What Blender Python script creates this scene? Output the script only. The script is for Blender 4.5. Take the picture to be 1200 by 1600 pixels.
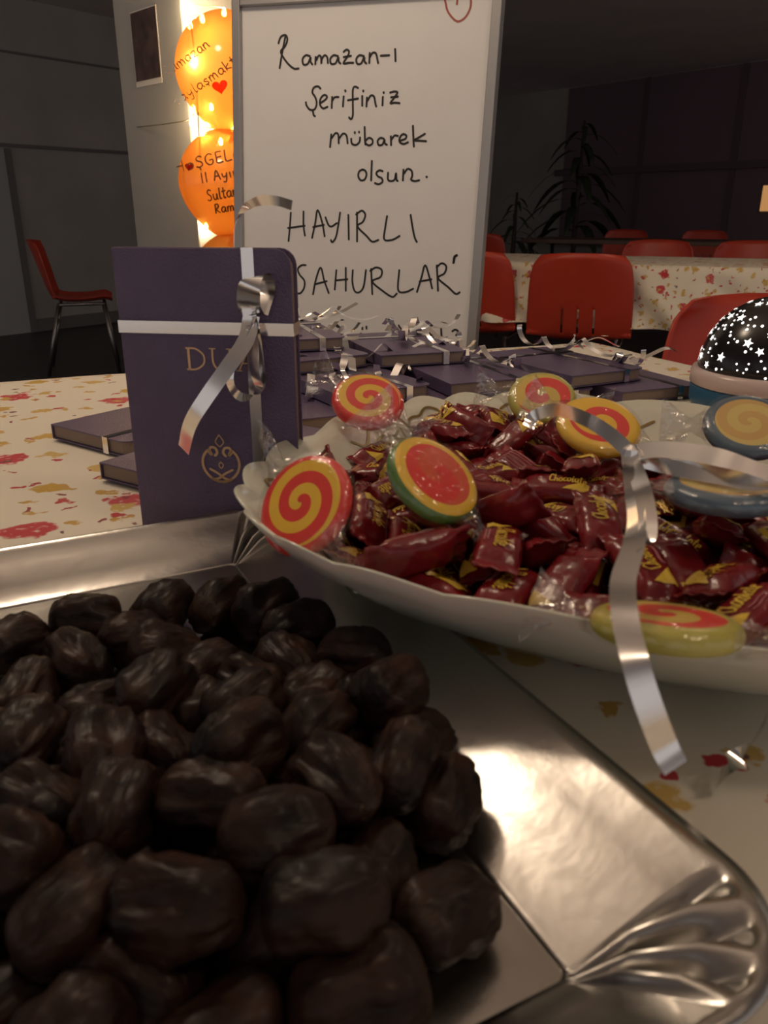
import bpy, bmesh, math, random
from mathutils import Vector, Matrix, noise
R = math.radians
random.seed(7)
for o in list(bpy.data.objects): bpy.data.objects.remove(o)
scene = bpy.context.scene
col = scene.collection
# ------------------------------------------------------------------ camera
F, PITCH, CAMH = 1250.0, R(20.5), 0.95
cam_d = bpy.data.cameras.new('camera'); cam = bpy.data.objects.new('camera', cam_d); col.objects.link(cam)
cam.location = (0, 0, CAMH); cam.rotation_euler = (R(90) - PITCH, 0, 0)
cam_d.sensor_fit = 'VERTICAL'; cam_d.sensor_height = 36; cam_d.lens = 36 * F / 1600
cam_d.clip_start = 0.02; cam_d.clip_end = 60
cam_d.dof.use_dof = True; cam_d.dof.focus_distance = 0.85; cam_d.dof.aperture_fstop = 17
scene.camera = cam
# ------------------------------------------------------------------ world, exposure
w = bpy.data.worlds.new('world'); scene.world = w; w.use_nodes = True
w.node_tree.nodes['Background'].inputs[0].default_value = (1.0, 0.90, 0.86, 1)
w.node_tree.nodes['Background'].inputs[1].default_value = 0.22
vs = scene.view_settings
vs.view_transform = 'Standard'; vs.look = 'None'; vs.gamma = 1; vs.exposure = 0.95; vs.use_curve_mapping = False
LAMP_POWER = 19.5          # emission strength of the opal globe over the table
LAMP2_POWER = 9.0         # the weaker globe further down the hall
LAMP3_POWER = 9.0          # mild globe behind the viewer
BULB_POWER = 33.0
# ------------------------------------------------------------------ helpers
TT = 0.75                  # table top height
def ray(px, py):
    u = (px - 600) / F; v = (800 - py) / F
    return Vector((u, math.cos(PITCH) + v * math.sin(PITCH), -math.sin(PITCH) + v * math.cos(PITCH)))
def at(px, py, z):         # point of the place seen at a pixel, on the level z
    d = ray(px, py); t = (z - CAMH) / d.z
    return Vector((d.x * t, d.y * t, z))
def atY(px, py, Y):        # the same, on the vertical plane Y
    d = ray(px, py); t = Y / d.y
    return Vector((d.x * t, Y, CAMH + d.z * t))
def on_plane(px, py, o, n):
    d = ray(px, py); c = Vector((0, 0, CAMH))
    return c + d * ((o - c).dot(n) / d.dot(n))
def on_sphere(px, py, o, r):
    d = ray(px, py).normalized(); c = Vector((0, 0, CAMH)) - o
    b = c.dot(d); q = b * b - (c.dot(c) - r * r)
    t = -b - math.sqrt(max(q, 0)); p = Vector((0, 0, CAMH)) + d * t
    return p, (p - o).normalized()
def lnk(c):
    return c
def mat(name, base, rough=0.6, metal=0.0, emit=None, es=0.0, bump=0.0, bscale=50.0, vary=0.0, vscale=20.0, sss=0.0, coat=0.0, spec=0.5, trans=0.0):
    m = bpy.data.materials.new(name); m.use_nodes = True
    nt = m.node_tree; b = nt.nodes['Principled BSDF']
    b.inputs['Base Color'].default_value = (*base, 1); b.inputs['Roughness'].default_value = rough
    b.inputs['Metallic'].default_value = metal; b.inputs['Specular IOR Level'].default_value = spec
    b.inputs['Coat Weight'].default_value = coat; b.inputs['Transmission Weight'].default_value = trans
    if sss:
        b.inputs['Subsurface Weight'].default_value = sss; b.inputs['Subsurface Scale'].default_value = 0.01
    if emit:
        b.inputs['Emission Color'].default_value = (*emit, 1); b.inputs['Emission Strength'].default_value = es
    if vary or bump:
        tc = nt.nodes.new('ShaderNodeTexCoord')
    if vary:
        n = nt.nodes.new('ShaderNodeTexNoise'); n.inputs['Scale'].default_value = vscale; n.inputs['Detail'].default_value = 4
        nt.links.new(tc.outputs['Object'], n.inputs['Vector'])
        r = nt.nodes.new('ShaderNodeValToRGB')
        r.color_ramp.elements[0].position = 0.3; r.color_ramp.elements[1].position = 0.7
        r.color_ramp.elements[0].color = (*[c * (1 - vary) for c in base], 1)
        r.color_ramp.elements[1].color = (*[min(1, c * (1 + vary)) for c in base], 1)
        nt.links.new(n.outputs['Fac'], r.inputs[0]); nt.links.new(r.outputs[0], b.inputs['Base Color'])
    if bump:
        n = nt.nodes.new('ShaderNodeTexNoise'); n.inputs['Scale'].default_value = bscale; n.inputs['Detail'].default_value = 5
        nt.links.new(tc.outputs['Object'], n.inputs['Vector'])
        bp = nt.nodes.new('ShaderNodeBump'); bp.inputs['Strength'].default_value = bump; bp.inputs['Distance'].default_value = 0.01
        nt.links.new(n.outputs['Fac'], bp.inputs['Height']); nt.links.new(bp.outputs[0], b.inputs['Normal'])
    return m
class MB:                  # collects shapes, builds ONE mesh object
    def __init__(s): s.v = []; s.f = []
    def add(s, vs_, fs_):
        k = len(s.v); s.v += [tuple(p) for p in vs_]; s.f += [tuple(i + k for i in f) for f in fs_]; return s
    def box(s, lo, hi, M=None):
        x0, y0, z0 = lo; x1, y1, z1 = hi
        p = [Vector(c) for c in ((x0,y0,z0),(x1,y0,z0),(x1,y1,z0),(x0,y1,z0),(x0,y0,z1),(x1,y0,z1),(x1,y1,z1),(x0,y1,z1))]
        if M: p = [M @ q for q in p]
        return s.add(p, [(3,2,1,0),(4,5,6,7),(0,1,5,4),(1,2,6,5),(2,3,7,6),(3,0,4,7)])
    def tube(s, pts, r, n=8, cap=True):
        pts = [Vector(p) for p in pts]; rs = r if isinstance(r, (list, tuple)) else [r] * len(pts)
        vv = []; ff = []; ref = None
        for i, p in enumerate(pts):
            t = (pts[min(i + 1, len(pts) - 1)] - pts[max(i - 1, 0)]).normalized()
            if ref is None: ref = t.orthogonal()
            ref = (ref - t * ref.dot(t)).normalized(); bn = t.cross(ref)
            for k in range(n):
                a = 2 * math.pi * k / n; vv.append(p + (ref * math.cos(a) + bn * math.sin(a)) * rs[i])
        for i in range(len(pts) - 1):
            for k in range(n):
                ff.append((i*n+k, i*n+(k+1)%n, (i+1)*n+(k+1)%n, (i+1)*n+k))
        if cap: ff += [tuple(range(n))[::-1], tuple((len(pts)-1)*n + k for k in range(n))]
        return s.add(vv, ff)
    def lathe(s, prof, n=32, M=None, close=True):   # prof: (r, z)
        vv = []; ff = []
        for r, z in prof:
            for k in range(n):
                a = 2 * math.pi * k / n; p = Vector((r * math.cos(a), r * math.sin(a), z)); vv.append(M @ p if M else p)
        m = len(prof)
        for i in range(m - 1):
            for k in range(n): ff.append((i*n+k, i*n+(k+1)%n, (i+1)*n+(k+1)%n, (i+1)*n+k))
        if close: ff += [tuple(range(n))[::-1], tuple((m-1)*n + k for k in range(n))]
        return s.add(vv, ff)
    def prism(s, poly, z0, z1, M=None):
        n = len(poly); p = [Vector((x, y, z0)) for x, y in poly] + [Vector((x, y, z1)) for x, y in poly]
        if M: p = [M @ q for q in p]
        return s.add(p, [tuple(range(n))[::-1], tuple(range(n, 2*n))] + [(k, (k+1)%n, n+(k+1)%n, n+k) for k in range(n)])
    def grid(s, fn, nu, nv):
        vv = [fn(i / nu, j / nv) for j in range(nv + 1) for i in range(nu + 1)]
        return s.add(vv, [(j*(nu+1)+i, j*(nu+1)+i+1, (j+1)*(nu+1)+i+1, (j+1)*(nu+1)+i) for j in range(nv) for i in range(nu)])
    def ribbon(s, pts, wdir, width):  # flat strip through pts, wdir: width direction(s)
        pts = [Vector(p) for p in pts]; vv = []
        for i, p in enumerate(pts):
            d = Vector(wdir[i] if isinstance(wdir, list) else wdir)
            t = pts[min(i+1, len(pts)-1)] - pts[max(i-1, 0)]
            d = d - t * (d.dot(t) / max(t.dot(t), 1e-12)); d.normalize()
            wd = width[i] if isinstance(width, list) else width
            vv += [p - d * wd / 2, p + d * wd / 2]
        return s.add(vv, [(2*i, 2*i+1, 2*i+3, 2*i+2) for i in range(len(pts) - 1)])
    def stroke(s, pts, nrm, width):   # pen stroke lying on a surface with normals nrm
        pts = [Vector(p) for p in pts]; m = len(pts); wd = []
        for i in range(m):
            t = pts[min(i+1, m-1)] - pts[max(i-1, 0)]
            n_ = nrm[i] if isinstance(nrm, list) else nrm
            wd.append(t.cross(n_))
        ext = (pts[0] - pts[1]).normalized() * width * .3; ext2 = (pts[-1] - pts[-2]).normalized() * width * .3
        P = [pts[0] + ext] + pts + [pts[-1] + ext2]; wd = [wd[0]] + wd + [wd[-1]]
        return s.ribbon(P, wd, [width * .5] + [width] * m + [width * .5])
    def build(s, name, m, parent=None, smooth=False, solid=0.0, subdiv=0, bevel=0.0):
        me = bpy.data.meshes.new(name); me.from_pydata(s.v, [], s.f); me.validate(); me.update()
        bm = bmesh.new(); bm.from_mesh(me); bmesh.ops.recalc_face_normals(bm, faces=bm.faces); bm.to_mesh(me); bm.free()
        if smooth: me.polygons.foreach_set('use_smooth', [True] * len(me.polygons))
        o = bpy.data.objects.new(name, me); col.objects.link(o)
        if m: me.materials.append(m)
        if bevel:
            q = o.modifiers.new('bevel', 'BEVEL'); q.width = bevel; q.segments = 2; q.limit_method = 'ANGLE'
        if solid:
            q = o.modifiers.new('solid', 'SOLIDIFY'); q.thickness = solid; q.offset = 0
        if subdiv:
            q = o.modifiers.new('sub', 'SUBSURF'); q.levels = subdiv; q.render_levels = subdiv
        if parent: o.parent = parent
        return o
def tag(o, label=None, cat=None, group=None, kind=None):
    if label: o['label'] = label
    if cat: o['category'] = cat
    if group: o['group'] = group
    if kind: o['kind'] = kind
    return o
def empty(name, label=None, cat=None, loc=(0, 0, 0), rz=0.0, group=None, kind=None):
    o = bpy.data.objects.new(name, None); col.objects.link(o); o.location = loc; o.rotation_euler = (0, 0, rz)
    o.empty_display_size = .02
    return tag(o, label, cat, group, kind)
def copy_tree(o, parent=None):
    c = o.copy(); col.objects.link(c); c.parent = parent
    for ch in list(o.children): copy_tree(ch, c)
    return c
def smooth_path(pts, k=6):  # Catmull-Rom
    P = [Vector(p) for p in pts]
    if len(P) < 3: return P
    Q = [2 * P[0] - P[1]] + P + [2 * P[-1] - P[-2]]; out = []
    for i in range(1, len(Q) - 2):
        a, b, c, d = Q[i-1:i+3]
        for j in range(k):
            t = j / k
            out.append(.5 * ((2*b) + (c-a)*t + (2*a-5*b+4*c-d)*t*t + (3*b-a-3*c+d)*t**3))
    out.append(P[-1]); return out
def rrect(w_, h_, r, corners=(1, 1, 1, 1), n=5):   # rounded rectangle 0..w,0..h
    out = []
    for (cx, cy, a0, on) in ((w_-r, r, -90, corners[0]), (w_-r, h_-r, 0, corners[1]), (r, h_-r, 90, corners[2]), (r, r, 180, corners[3])):
        if on:
            for k in range(n + 1):
                a = R(a0 + 90 * k / n); out.append((cx + r * math.cos(a), cy + r * math.sin(a)))
        else:
            out.append((cx + (r if cx > w_/2 else -r), cy + (r if cy > h_/2 else -r)))
    return out
# pen-stroke glyphs in a unit box (x to the right, y up, baseline 0)
GL = {
 'a': (.75, [[(.6,.5),(.35,.58),(.1,.4),(.1,.15),(.3,0),(.55,.2),(.62,.5),(.6,.15),(.72,0)]]),
 'z': (.7, [[(.05,.5),(.35,.58),(.55,.45),(.3,.2),(.05,0),(.35,.04),(.65,0)]]),
 'n': (.7, [[(.08,.55),(.1,0)],[(.1,.3),(.3,.56),(.5,.5),(.55,.2),(.65,0)]]),
 'm': (1.0, [[(.06,.55),(.08,0)],[(.08,.3),(.25,.56),(.42,.45),(.45,0)],[(.45,.3),(.62,.56),(.8,.45),(.86,0)]]),
 'o': (.7, [[(.35,.58),(.1,.45),(.08,.15),(.3,0),(.55,.12),(.58,.42),(.35,.58)]]),
 'l': (.4, [[(.2,1),(.15,.3),(.2,0),(.35,.05)]]),
 't': (.5, [[(.25,.95),(.2,.2),(.3,0),(.45,.08)],[(.02,.62),(.48,.66)]]),
 'e': (.65, [[(.1,.3),(.5,.36),(.5,.52),(.3,.58),(.1,.4),(.1,.15),(.3,0),(.58,.12)]]),
 'h': (.7, [[(.1,1),(.08,0)],[(.08,.3),(.3,.56),(.5,.45),(.56,0)]]),
 'c': (.6, [[(.55,.48),(.35,.58),(.1,.42),(.08,.15),(.3,0),(.55,.1)]]),
 'k': (.7, [[(.1,1),(.1,0)],[(.55,.55),(.12,.25),(.6,0)]]),
 'i': (.35, [[(.15,.55),(.17,0)],[(.17,.75),(.18,.8)]]),
 'y': (.65, [[(.08,.55),(.12,.25),(.3,.18),(.5,.3)],[(.55,.55),(.5,.1),(.35,-.35),(.12,-.3)]]),
 'u': (.7, [[(.08,.55),(.1,.15),(.3,0),(.52,.2),(.55,.55),(.58,.1),(.68,0)]]),
 'r': (.5, [[(.08,.55),(.1,0)],[(.1,.3),(.25,.52),(.45,.52)]]),
 's': (.6, [[(.5,.5),(.3,.58),(.12,.45),(.35,.28),(.48,.12),(.3,0),(.08,.06)]]),
 'S': (.7, [[(.6,.88),(.4,1),(.15,.85),(.2,.62),(.5,.42),(.55,.15),(.3,0),(.05,.1)]]),
 'C': (.8, [[(.7,.85),(.45,1),(.15,.8),(.08,.4),(.25,.05),(.55,0),(.75,.18)]]),
 'G': (.8, [[(.65,.88),(.4,1),(.12,.75),(.1,.3),(.35,0),(.62,.1),(.66,.42),(.4,.42)]]),
 'E': (.65, [[(.55,.98),(.12,.96),(.1,.5),(.1,.02),(.58,0)],[(.1,.5),(.48,.52)]]),
 'L': (.6, [[(.12,1),(.08,.02),(.55,0)]]),
 'A': (.75, [[(.04,0),(.35,1),(.66,0)],[(.14,.38),(.58,.4)]]),
 'R': (.75, [[(.1,1),(.08,0)],[(.08,.95),(.4,1),(.55,.78),(.35,.52),(.1,.48),(.4,.2),(.68,0)]]),
 'H': (.75, [[(.1,1),(.08,0)],[(.6,1),(.58,0)],[(.08,.5),(.6,.52)]]),
 '1': (.35, [[(.18,1),(.15,0)]]),
 'p': (.7, [[(.1,.55),(.08,-.4)],[(.1,.4),(.35,.58),(.56,.4),(.5,.1),(.3,0),(.1,.12)]]),
 'd': (.7, [[(.55,1),(.55,0)],[(.55,.4),(.3,.58),(.1,.4),(.1,.12),(.3,0),(.55,.15)]]),
 '$': (.6, [[(.5,.5),(.3,.58),(.12,.45),(.35,.28),(.48,.12),(.3,0),(.08,.06)],[(.3,-.05),(.32,-.22)]]),
 '%': (.7, [[(.6,.88),(.4,1),(.15,.85),(.2,.62),(.5,.42),(.55,.15),(.3,0),(.05,.1)],[(.3,-.05),(.33,-.25)]]),
 '!': (.35, [[(.15,.55),(.17,0)]]),
 ',': (.3, [[(.15,.1),(.08,-.2)]]), '.': (.3, [[(.12,.02),(.16,.05)]]), ' ': (.4, []), '-': (.5, [[(.08,.4),(.42,.42)]]),
}
def glyph_lines(text):      # -> list of polylines in em units, total width
    x = 0; out = []
    for ch in text:
        wd, st = GL[ch]
        for s_ in st: out.append([(x + a, b) for a, b in s_])
        x += wd + .08
    return out, x
# ------------------------------------------------------------------ materials
M = {}
M['wall'] = mat('wall_paint', (.42, .40, .38), .8, vary=.12, vscale=1.5, bump=.05, bscale=60)
M['wall_low'] = mat('wall_panel', (.33, .33, .34), .75, vary=.08, vscale=2)
M['ceil'] = mat('ceiling_paint', (.92, .86, .85), .9, vary=.06, vscale=2)
M['floor'] = mat('floor_lino', (.05, .04, .04), .45, vary=.2, vscale=3)
M['trim'] = mat('dark_trim', (.17, .16, .155), .6)
M['door'] = mat('door_grey', (.42, .43, .43), .6)
M['glass'] = mat('night_glass', (.21, .145, .185), .6, spec=.2)
M['wframe'] = mat('window_frame', (.14, .10, .12), .6)
M['pillar'] = mat('pillar_paint', (.33, .33, .32), .75, vary=.06, vscale=4, bump=.04, bscale=80)
M['poster'] = mat('poster_print', (.05, .028, .026), .5, vary=.7, vscale=22)
M['paper'] = mat('poster_paper', (.6, .58, .54), .7)
M['red'] = mat('red_plastic', (.52, .052, .026), .38, vary=.06, vscale=8)
M['steel'] = mat('chair_steel', (.35, .34, .33), .35, 1.0)
M['wood'] = mat('table_wood', (.12, .07, .05), .5, vary=.2, vscale=10)
M['white'] = mat('whiteboard_enamel', (.80, .79, .78), .35, vary=.03, vscale=5)
M['alu'] = mat('aluminium_frame', (.42, .41, .40), .42, .85)
M['ink'] = mat('black_marker', (.018, .016, .016), .6)
M['redink'] = mat('red_marker', (.40, .10, .08), .6)
M['purple'] = mat('purple_leatherette', (.120, .086, .165), .36, bump=.30, bscale=700, vary=.1, vscale=30)
M['pages'] = mat('book_pages', (.27, .20, .16), .7)
M['gold'] = mat('gold_foil', (.80, .52, .30), .42, .5)
M['silver'] = mat('silver_ribbon', (.94, .93, .92), .17, 1.0)
M['foil'] = mat('silver_foil', (.45, .435, .41), .26, 1.0, bump=.028, bscale=90)
M['bowl'] = mat('milk_white_bowl', (.66, .68, .58), .16, sss=.25, coat=.2)
M['bowlgold'] = mat('bowl_gold_line', (.24, .17, .05), .35, .5)
M['wrap'] = mat('maroon_wrapper', (.19, .010, .015), .22, spec=.6, vary=.25, vscale=60, bump=.12, bscale=120)
M['wrapdark'] = mat('chocolate_print', (.045, .012, .010), .3)
M['yellow'] = mat('yellow_print', (.72, .50, .06), .35)
M['pink'] = mat('pink_print', (.42, .14, .16), .4)
M['goldwrap'] = mat('gold_wrapper_inside', (.80, .58, .22), .2, 1.0, bump=.4, bscale=300)
M['stick'] = mat('date_calyx', (.15, .085, .045), .6, vary=.3, vscale=300)
M['orangeglow'] = mat('lit_window', (.8, .4, .15), .6, emit=(1, .50, .18), es=.22)
M['globe'] = mat('lamp_globe', (1, .9, .8), .4, emit=(1.0, .78, .57), es=LAMP_POWER)
M['globe2'] = mat('lamp_globe_dim', (1, .9, .8), .4, emit=(1.0, .78, .58), es=LAMP2_POWER)
M['globe3'] = mat('lamp_globe_mild', (1, .9, .8), .4, emit=(1.0, .76, .54), es=LAMP3_POWER)
M['bulb'] = mat('fairy_bulb', (1, .8, .5), .3, emit=(1, .74, .40), es=BULB_POWER * 5)
M['wire'] = mat('fairy_wire', (.25, .22, .15), .5)
M['leaf'] = mat('leaf_green', (.030, .045, .022), .5, vary=.3, vscale=10)
M['pot'] = mat('plant_pot', (.06, .04, .035), .6)
M['domeblack'] = mat('lamp_dome_black', (.010, .007, .008), .22)
M['starlit'] = mat('lamp_star_light', (1, 1, 1), .4, emit=(1, .97, .90), es=1.3)
M['ring'] = mat('lamp_clear_ring', (.62, .50, .47), .25, sss=.2)
M['blue'] = mat('lamp_blue_base', (.018, .10, .20), .4)
def date_material():
    m = bpy.data.materials.new('date_skin'); m.use_nodes = True; nt = m.node_tree; b = nt.nodes['Principled BSDF']
    tc = nt.nodes.new('ShaderNodeTexCoord'); oi = nt.nodes.new('ShaderNodeObjectInfo')
    ad = nt.nodes.new('ShaderNodeVectorMath'); ad.operation = 'ADD'
    nt.links.new(tc.outputs['Object'], ad.inputs[0]); nt.links.new(oi.outputs['Random'], ad.inputs[1])
    n = nt.nodes.new('ShaderNodeTexNoise'); n.inputs['Scale'].default_value = 70; n.inputs['Detail'].default_value = 3
    nt.links.new(ad.outputs[0], n.inputs['Vector'])
    r = nt.nodes.new('ShaderNodeValToRGB'); e = r.color_ramp.elements
    e[0].position = .32; e[0].color = (.006, .0034, .003, 1); e[1].position = .74; e[1].color = (.040, .017, .010, 1)
    nt.links.new(n.outputs['Fac'], r.inputs[0]); nt.links.new(r.outputs[0], b.inputs['Base Color'])
    mp = nt.nodes.new('ShaderNodeMapping'); mp.inputs['Scale'].default_value = (60, 240, 240)
    nt.links.new(ad.outputs[0], mp.inputs[0])
    n2 = nt.nodes.new('ShaderNodeTexNoise'); n2.inputs['Scale'].default_value = 1; n2.inputs['Detail'].default_value = 4; nt.links.new(mp.outputs[0], n2.inputs['Vector'])
    bp = nt.nodes.new('ShaderNodeBump'); bp.inputs['Strength'].default_value = .45; bp.inputs['Distance'].default_value = .003
    nt.links.new(n2.outputs['Fac'], bp.inputs['Height']); nt.links.new(bp.outputs[0], b.inputs['Normal'])
    b.inputs['Roughness'].default_value = .46; b.inputs['Coat Weight'].default_value = .05; b.inputs['Coat Roughness'].default_value = .22; b.inputs['Specular IOR Level'].default_value = .22
    return m
M['date'] = date_material()
def cloth_material():
    m = bpy.data.materials.new('floral_cloth'); m.use_nodes = True; nt = m.node_tree; b = nt.nodes['Principled BSDF']; L = nt.links.new
    tc = nt.nodes.new('ShaderNodeTexCoord')
    nz = nt.nodes.new('ShaderNodeTexNoise'); nz.inputs['Scale'].default_value = 55; nz.inputs['Detail'].default_value = 3; L(tc.outputs['UV'], nz.inputs['Vector'])
    sb = nt.nodes.new('ShaderNodeVectorMath'); sb.operation = 'SUBTRACT'; sb.inputs[1].default_value = (.5, .5, .5); L(nz.outputs['Color'], sb.inputs[0])
    sc = nt.nodes.new('ShaderNodeVectorMath'); sc.operation = 'SCALE'; sc.inputs['Scale'].default_value = .035; L(sb.outputs[0], sc.inputs[0])
    ad = nt.nodes.new('ShaderNodeVectorMath'); L(tc.outputs['UV'], ad.inputs[0]); L(sc.outputs[0], ad.inputs[1])
    prev = None
    base = nt.nodes.new('ShaderNodeRGB'); base.outputs[0].default_value = (.84, .79, .67, 1); prev = base.outputs[0]
    for (scale, off, r0, r1, c1, c2, keep) in ((11, 0, .16, .20, (.55, .03, .05), (.62, .10, .12), .34), (20, 3.3, .17, .23, (.62, .40, .08), (.70, .50, .18), .42), (34, 7.7, .16, .21, (.60, .36, .08), (.68, .46, .16), .36), (30, 5.1, .13, .17, (.55, .04, .06), (.60, .10, .10), .28), (46, 11.1, .12, .15, (.50, .06, .07), (.12, .10, .09), .16)):
        mp = nt.nodes.new('ShaderNodeMapping'); mp.inputs['Location'].default_value = (off, off * .7, 0); L(ad.outputs[0], mp.inputs[0])
        v = nt.nodes.new('ShaderNodeTexVoronoi'); v.voronoi_dimensions = '2D'; v.inputs['Scale'].default_value = scale; v.inputs['Randomness'].default_value = .9
        L(mp.outputs[0], v.inputs['Vector'])
        sp = nt.nodes.new('ShaderNodeSeparateColor'); L(v.outputs['Color'], sp.inputs[0])
        mr = nt.nodes.new('ShaderNodeMapRange'); mr.inputs['From Min'].default_value = r0; mr.inputs['From Max'].default_value = r1; mr.inputs['To Min'].default_value = 1; mr.inputs['To Max'].default_value = 0
        L(v.outputs['Distance'], mr.inputs['Value'])
        gt = nt.nodes.new('ShaderNodeMath'); gt.operation = 'LESS_THAN'; gt.inputs[1].default_value = keep; L(sp.outputs[0], gt.inputs[0])
        mu = nt.nodes.new('ShaderNodeMath'); mu.operation = 'MULTIPLY'; L(mr.outputs[0], mu.inputs[0]); L(gt.outputs[0], mu.inputs[1])
        n3 = nt.nodes.new('ShaderNodeTexNoise'); n3.inputs['Scale'].default_value = 160; L(tc.outputs['UV'], n3.inputs['Vector'])
        m3 = nt.nodes.new('ShaderNodeMath'); m3.operation = 'MULTIPLY_ADD'; m3.inputs[1].default_value = 5; m3.inputs[2].default_value = -1.1; m3.use_clamp = True; L(n3.outputs['Fac'], m3.inputs[0])
        mu2 = nt.nodes.new('ShaderNodeMath'); mu2.operation = 'MULTIPLY'; L(mu.outputs[0], mu2.inputs[0]); L(m3.outputs[0], mu2.inputs[1])
        cm = nt.nodes.new('ShaderNodeMix'); cm.data_type = 'RGBA'; cm.inputs[6].default_value = (*c1, 1); cm.inputs[7].default_value = (*c2, 1); L(sp.outputs[1], cm.inputs[0])
        mx = nt.nodes.new('ShaderNodeMix'); mx.data_type = 'RGBA'; L(mu2.outputs[0], mx.inputs[0]); L(prev, mx.inputs[6]); L(cm.outputs[2], mx.inputs[7]); prev = mx.outputs[2]
    L(prev, b.inputs['Base Color']); b.inputs['Roughness'].default_value = .5; b.inputs['Specular IOR Level'].default_value = .3
    n4 = nt.nodes.new('ShaderNodeTexNoise'); n4.inputs['Scale'].default_value = 14; n4.inputs['Detail'].default_value = 4; L(tc.outputs['UV'], n4.inputs['Vector'])
    bp = nt.nodes.new('ShaderNodeBump'); bp.inputs['Strength'].default_value = .25; bp.inputs['Distance'].default_value = .01; L(n4.outputs['Fac'], bp.inputs['Height']); L(bp.outputs[0], b.inputs['Normal'])
    return m
M['cloth'] = cloth_material()
def balloon_material(nm='orange_balloon', dc=(.90, .40, .10, 1), tcol=(1.0, .52, .13, 1), trc=(1.0, .74, .38, 1)):
    m = bpy.data.materials.new(nm); m.use_nodes = True; nt = m.node_tree; L = nt.links.new
    for n in list(nt.nodes): nt.nodes.remove(n)
    out = nt.nodes.new('ShaderNodeOutputMaterial')
    d = nt.nodes.new('ShaderNodeBsdfDiffuse'); d.inputs[0].default_value = dc
    t = nt.nodes.new('ShaderNodeBsdfTranslucent'); t.inputs[0].default_value = tcol
    tr = nt.nodes.new('ShaderNodeBsdfTransparent'); tr.inputs[0].default_value = trc
    g = nt.nodes.new('ShaderNodeBsdfGlossy'); g.inputs['Roughness'].default_value = .15
    m1 = nt.nodes.new('ShaderNodeMixShader'); m1.inputs[0].default_value = .55; L(d.outputs[0], m1.inputs[1]); L(t.outputs[0], m1.inputs[2])
    m2 = nt.nodes.new('ShaderNodeMixShader'); m2.inputs[0].default_value = .28; L(m1.outputs[0], m2.inputs[1]); L(tr.outputs[0], m2.inputs[2])
    m3 = nt.nodes.new('ShaderNodeMixShader'); m3.inputs[0].default_value = .05; L(m2.outputs[0], m3.inputs[1]); L(g.outputs[0], m3.inputs[2])
    L(m3.outputs[0], out.inputs[0]); return m
M['balloon'] = balloon_material()
def clear_material(name, tint, fac, rough):
    m = bpy.data.materials.new(name); m.use_nodes = True; nt = m.node_tree; L = nt.links.new
    for n in list(nt.nodes): nt.nodes.remove(n)
    out = nt.nodes.new('ShaderNodeOutputMaterial')
    tr = nt.nodes.new('ShaderNodeBsdfTransparent'); tr.inputs[0].default_value = (*tint, 1)
    g = nt.nodes.new('ShaderNodeBsdfGlossy'); g.inputs['Roughness'].default_value = rough; g.inputs[0].default_value = (.9, .9, .9, 1)
    tc = nt.nodes.new('ShaderNodeTexCoord'); n = nt.nodes.new('ShaderNodeTexNoise'); n.inputs['Scale'].default_value = 160; n.inputs['Detail'].default_value = 2; L(tc.outputs['Object'], n.inputs['Vector'])
    bp = nt.nodes.new('ShaderNodeBump'); bp.inputs['Strength'].default_value = .5; bp.inputs['Distance'].default_value = .004; L(n.outputs['Fac'], bp.inputs['Height']); L(bp.outputs[0], g.inputs['Normal'])
    m1 = nt.nodes.new('ShaderNodeMixShader'); m1.inputs[0].default_value = fac; L(tr.outputs[0], m1.inputs[1]); L(g.outputs[0], m1.inputs[2])
    L(m1.outputs[0], out.inputs[0]); return m
M['cello'] = clear_material('clear_cellophane', (.985, .985, .985), .06, .10)
M['cellotwist'] = clear_material('cellophane_twist', (.96, .95, .94), .16, .15)
def swirl_material(name, c1, c2, rim, turns, rimr=.86, phase=0.0, mid=None, midr=.7):
    m = bpy.data.materials.new(name); m.use_nodes = True; nt = m.node_tree; b = nt.nodes['Principled BSDF']; L = nt.links.new
    tc = nt.nodes.new('ShaderNodeTexCoord'); sx = nt.nodes.new('ShaderNodeSeparateXYZ'); L(tc.outputs['Object'], sx.inputs[0])
    def ma(op, a, bb=None, c=None):
        q = nt.nodes.new('ShaderNodeMath'); q.operation = op
        for i, s_ in enumerate((a, bb, c)):
            if s_ is None: continue
            if isinstance(s_, (int, float)): q.inputs[i].default_value = s_
            else: L(s_, q.inputs[i])
        return q.outputs[0]
    r = ma('SQRT', ma('ADD', ma('MULTIPLY', sx.outputs[0], sx.outputs[0]), ma('MULTIPLY', sx.outputs[1], sx.outputs[1])))
    th = ma('DIVIDE', ma('ARCTAN2', sx.outputs[1], sx.outputs[0]), 2 * math.pi)
    fr = ma('FRACT', ma('ADD', ma('MULTIPLY_ADD', r, turns / .024, phase), th))
    band = ma('LESS_THAN', fr, .52)
    mx = nt.nodes.new('ShaderNodeMix'); mx.data_type = 'RGBA'; L(band, mx.inputs[0]); mx.inputs[6].default_value = (*c1, 1); mx.inputs[7].default_value = (*c2, 1)
    if mid:
        m0 = nt.nodes.new('ShaderNodeMix'); m0.data_type = 'RGBA'; L(ma('GREATER_THAN', r, .024 * midr), m0.inputs[0]); L(mx.outputs[2], m0.inputs[6]); m0.inputs[7].default_value = (*mid, 1); mx = m0
    rg = ma('GREATER_THAN', r, .024 * rimr)
    m2 = nt.nodes.new('ShaderNodeMix'); m2.data_type = 'RGBA'; L(rg, m2.inputs[0]); L(mx.outputs[2], m2.inputs[6]); m2.inputs[7].default_value = (*rim, 1)
    L(m2.outputs[2], b.inputs['Base Color']); b.inputs['Roughness'].default_value = .3
    b.inputs['Subsurface Weight'].default_value = .15; b.inputs['Subsurface Scale'].default_value = .004
    return m
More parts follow.
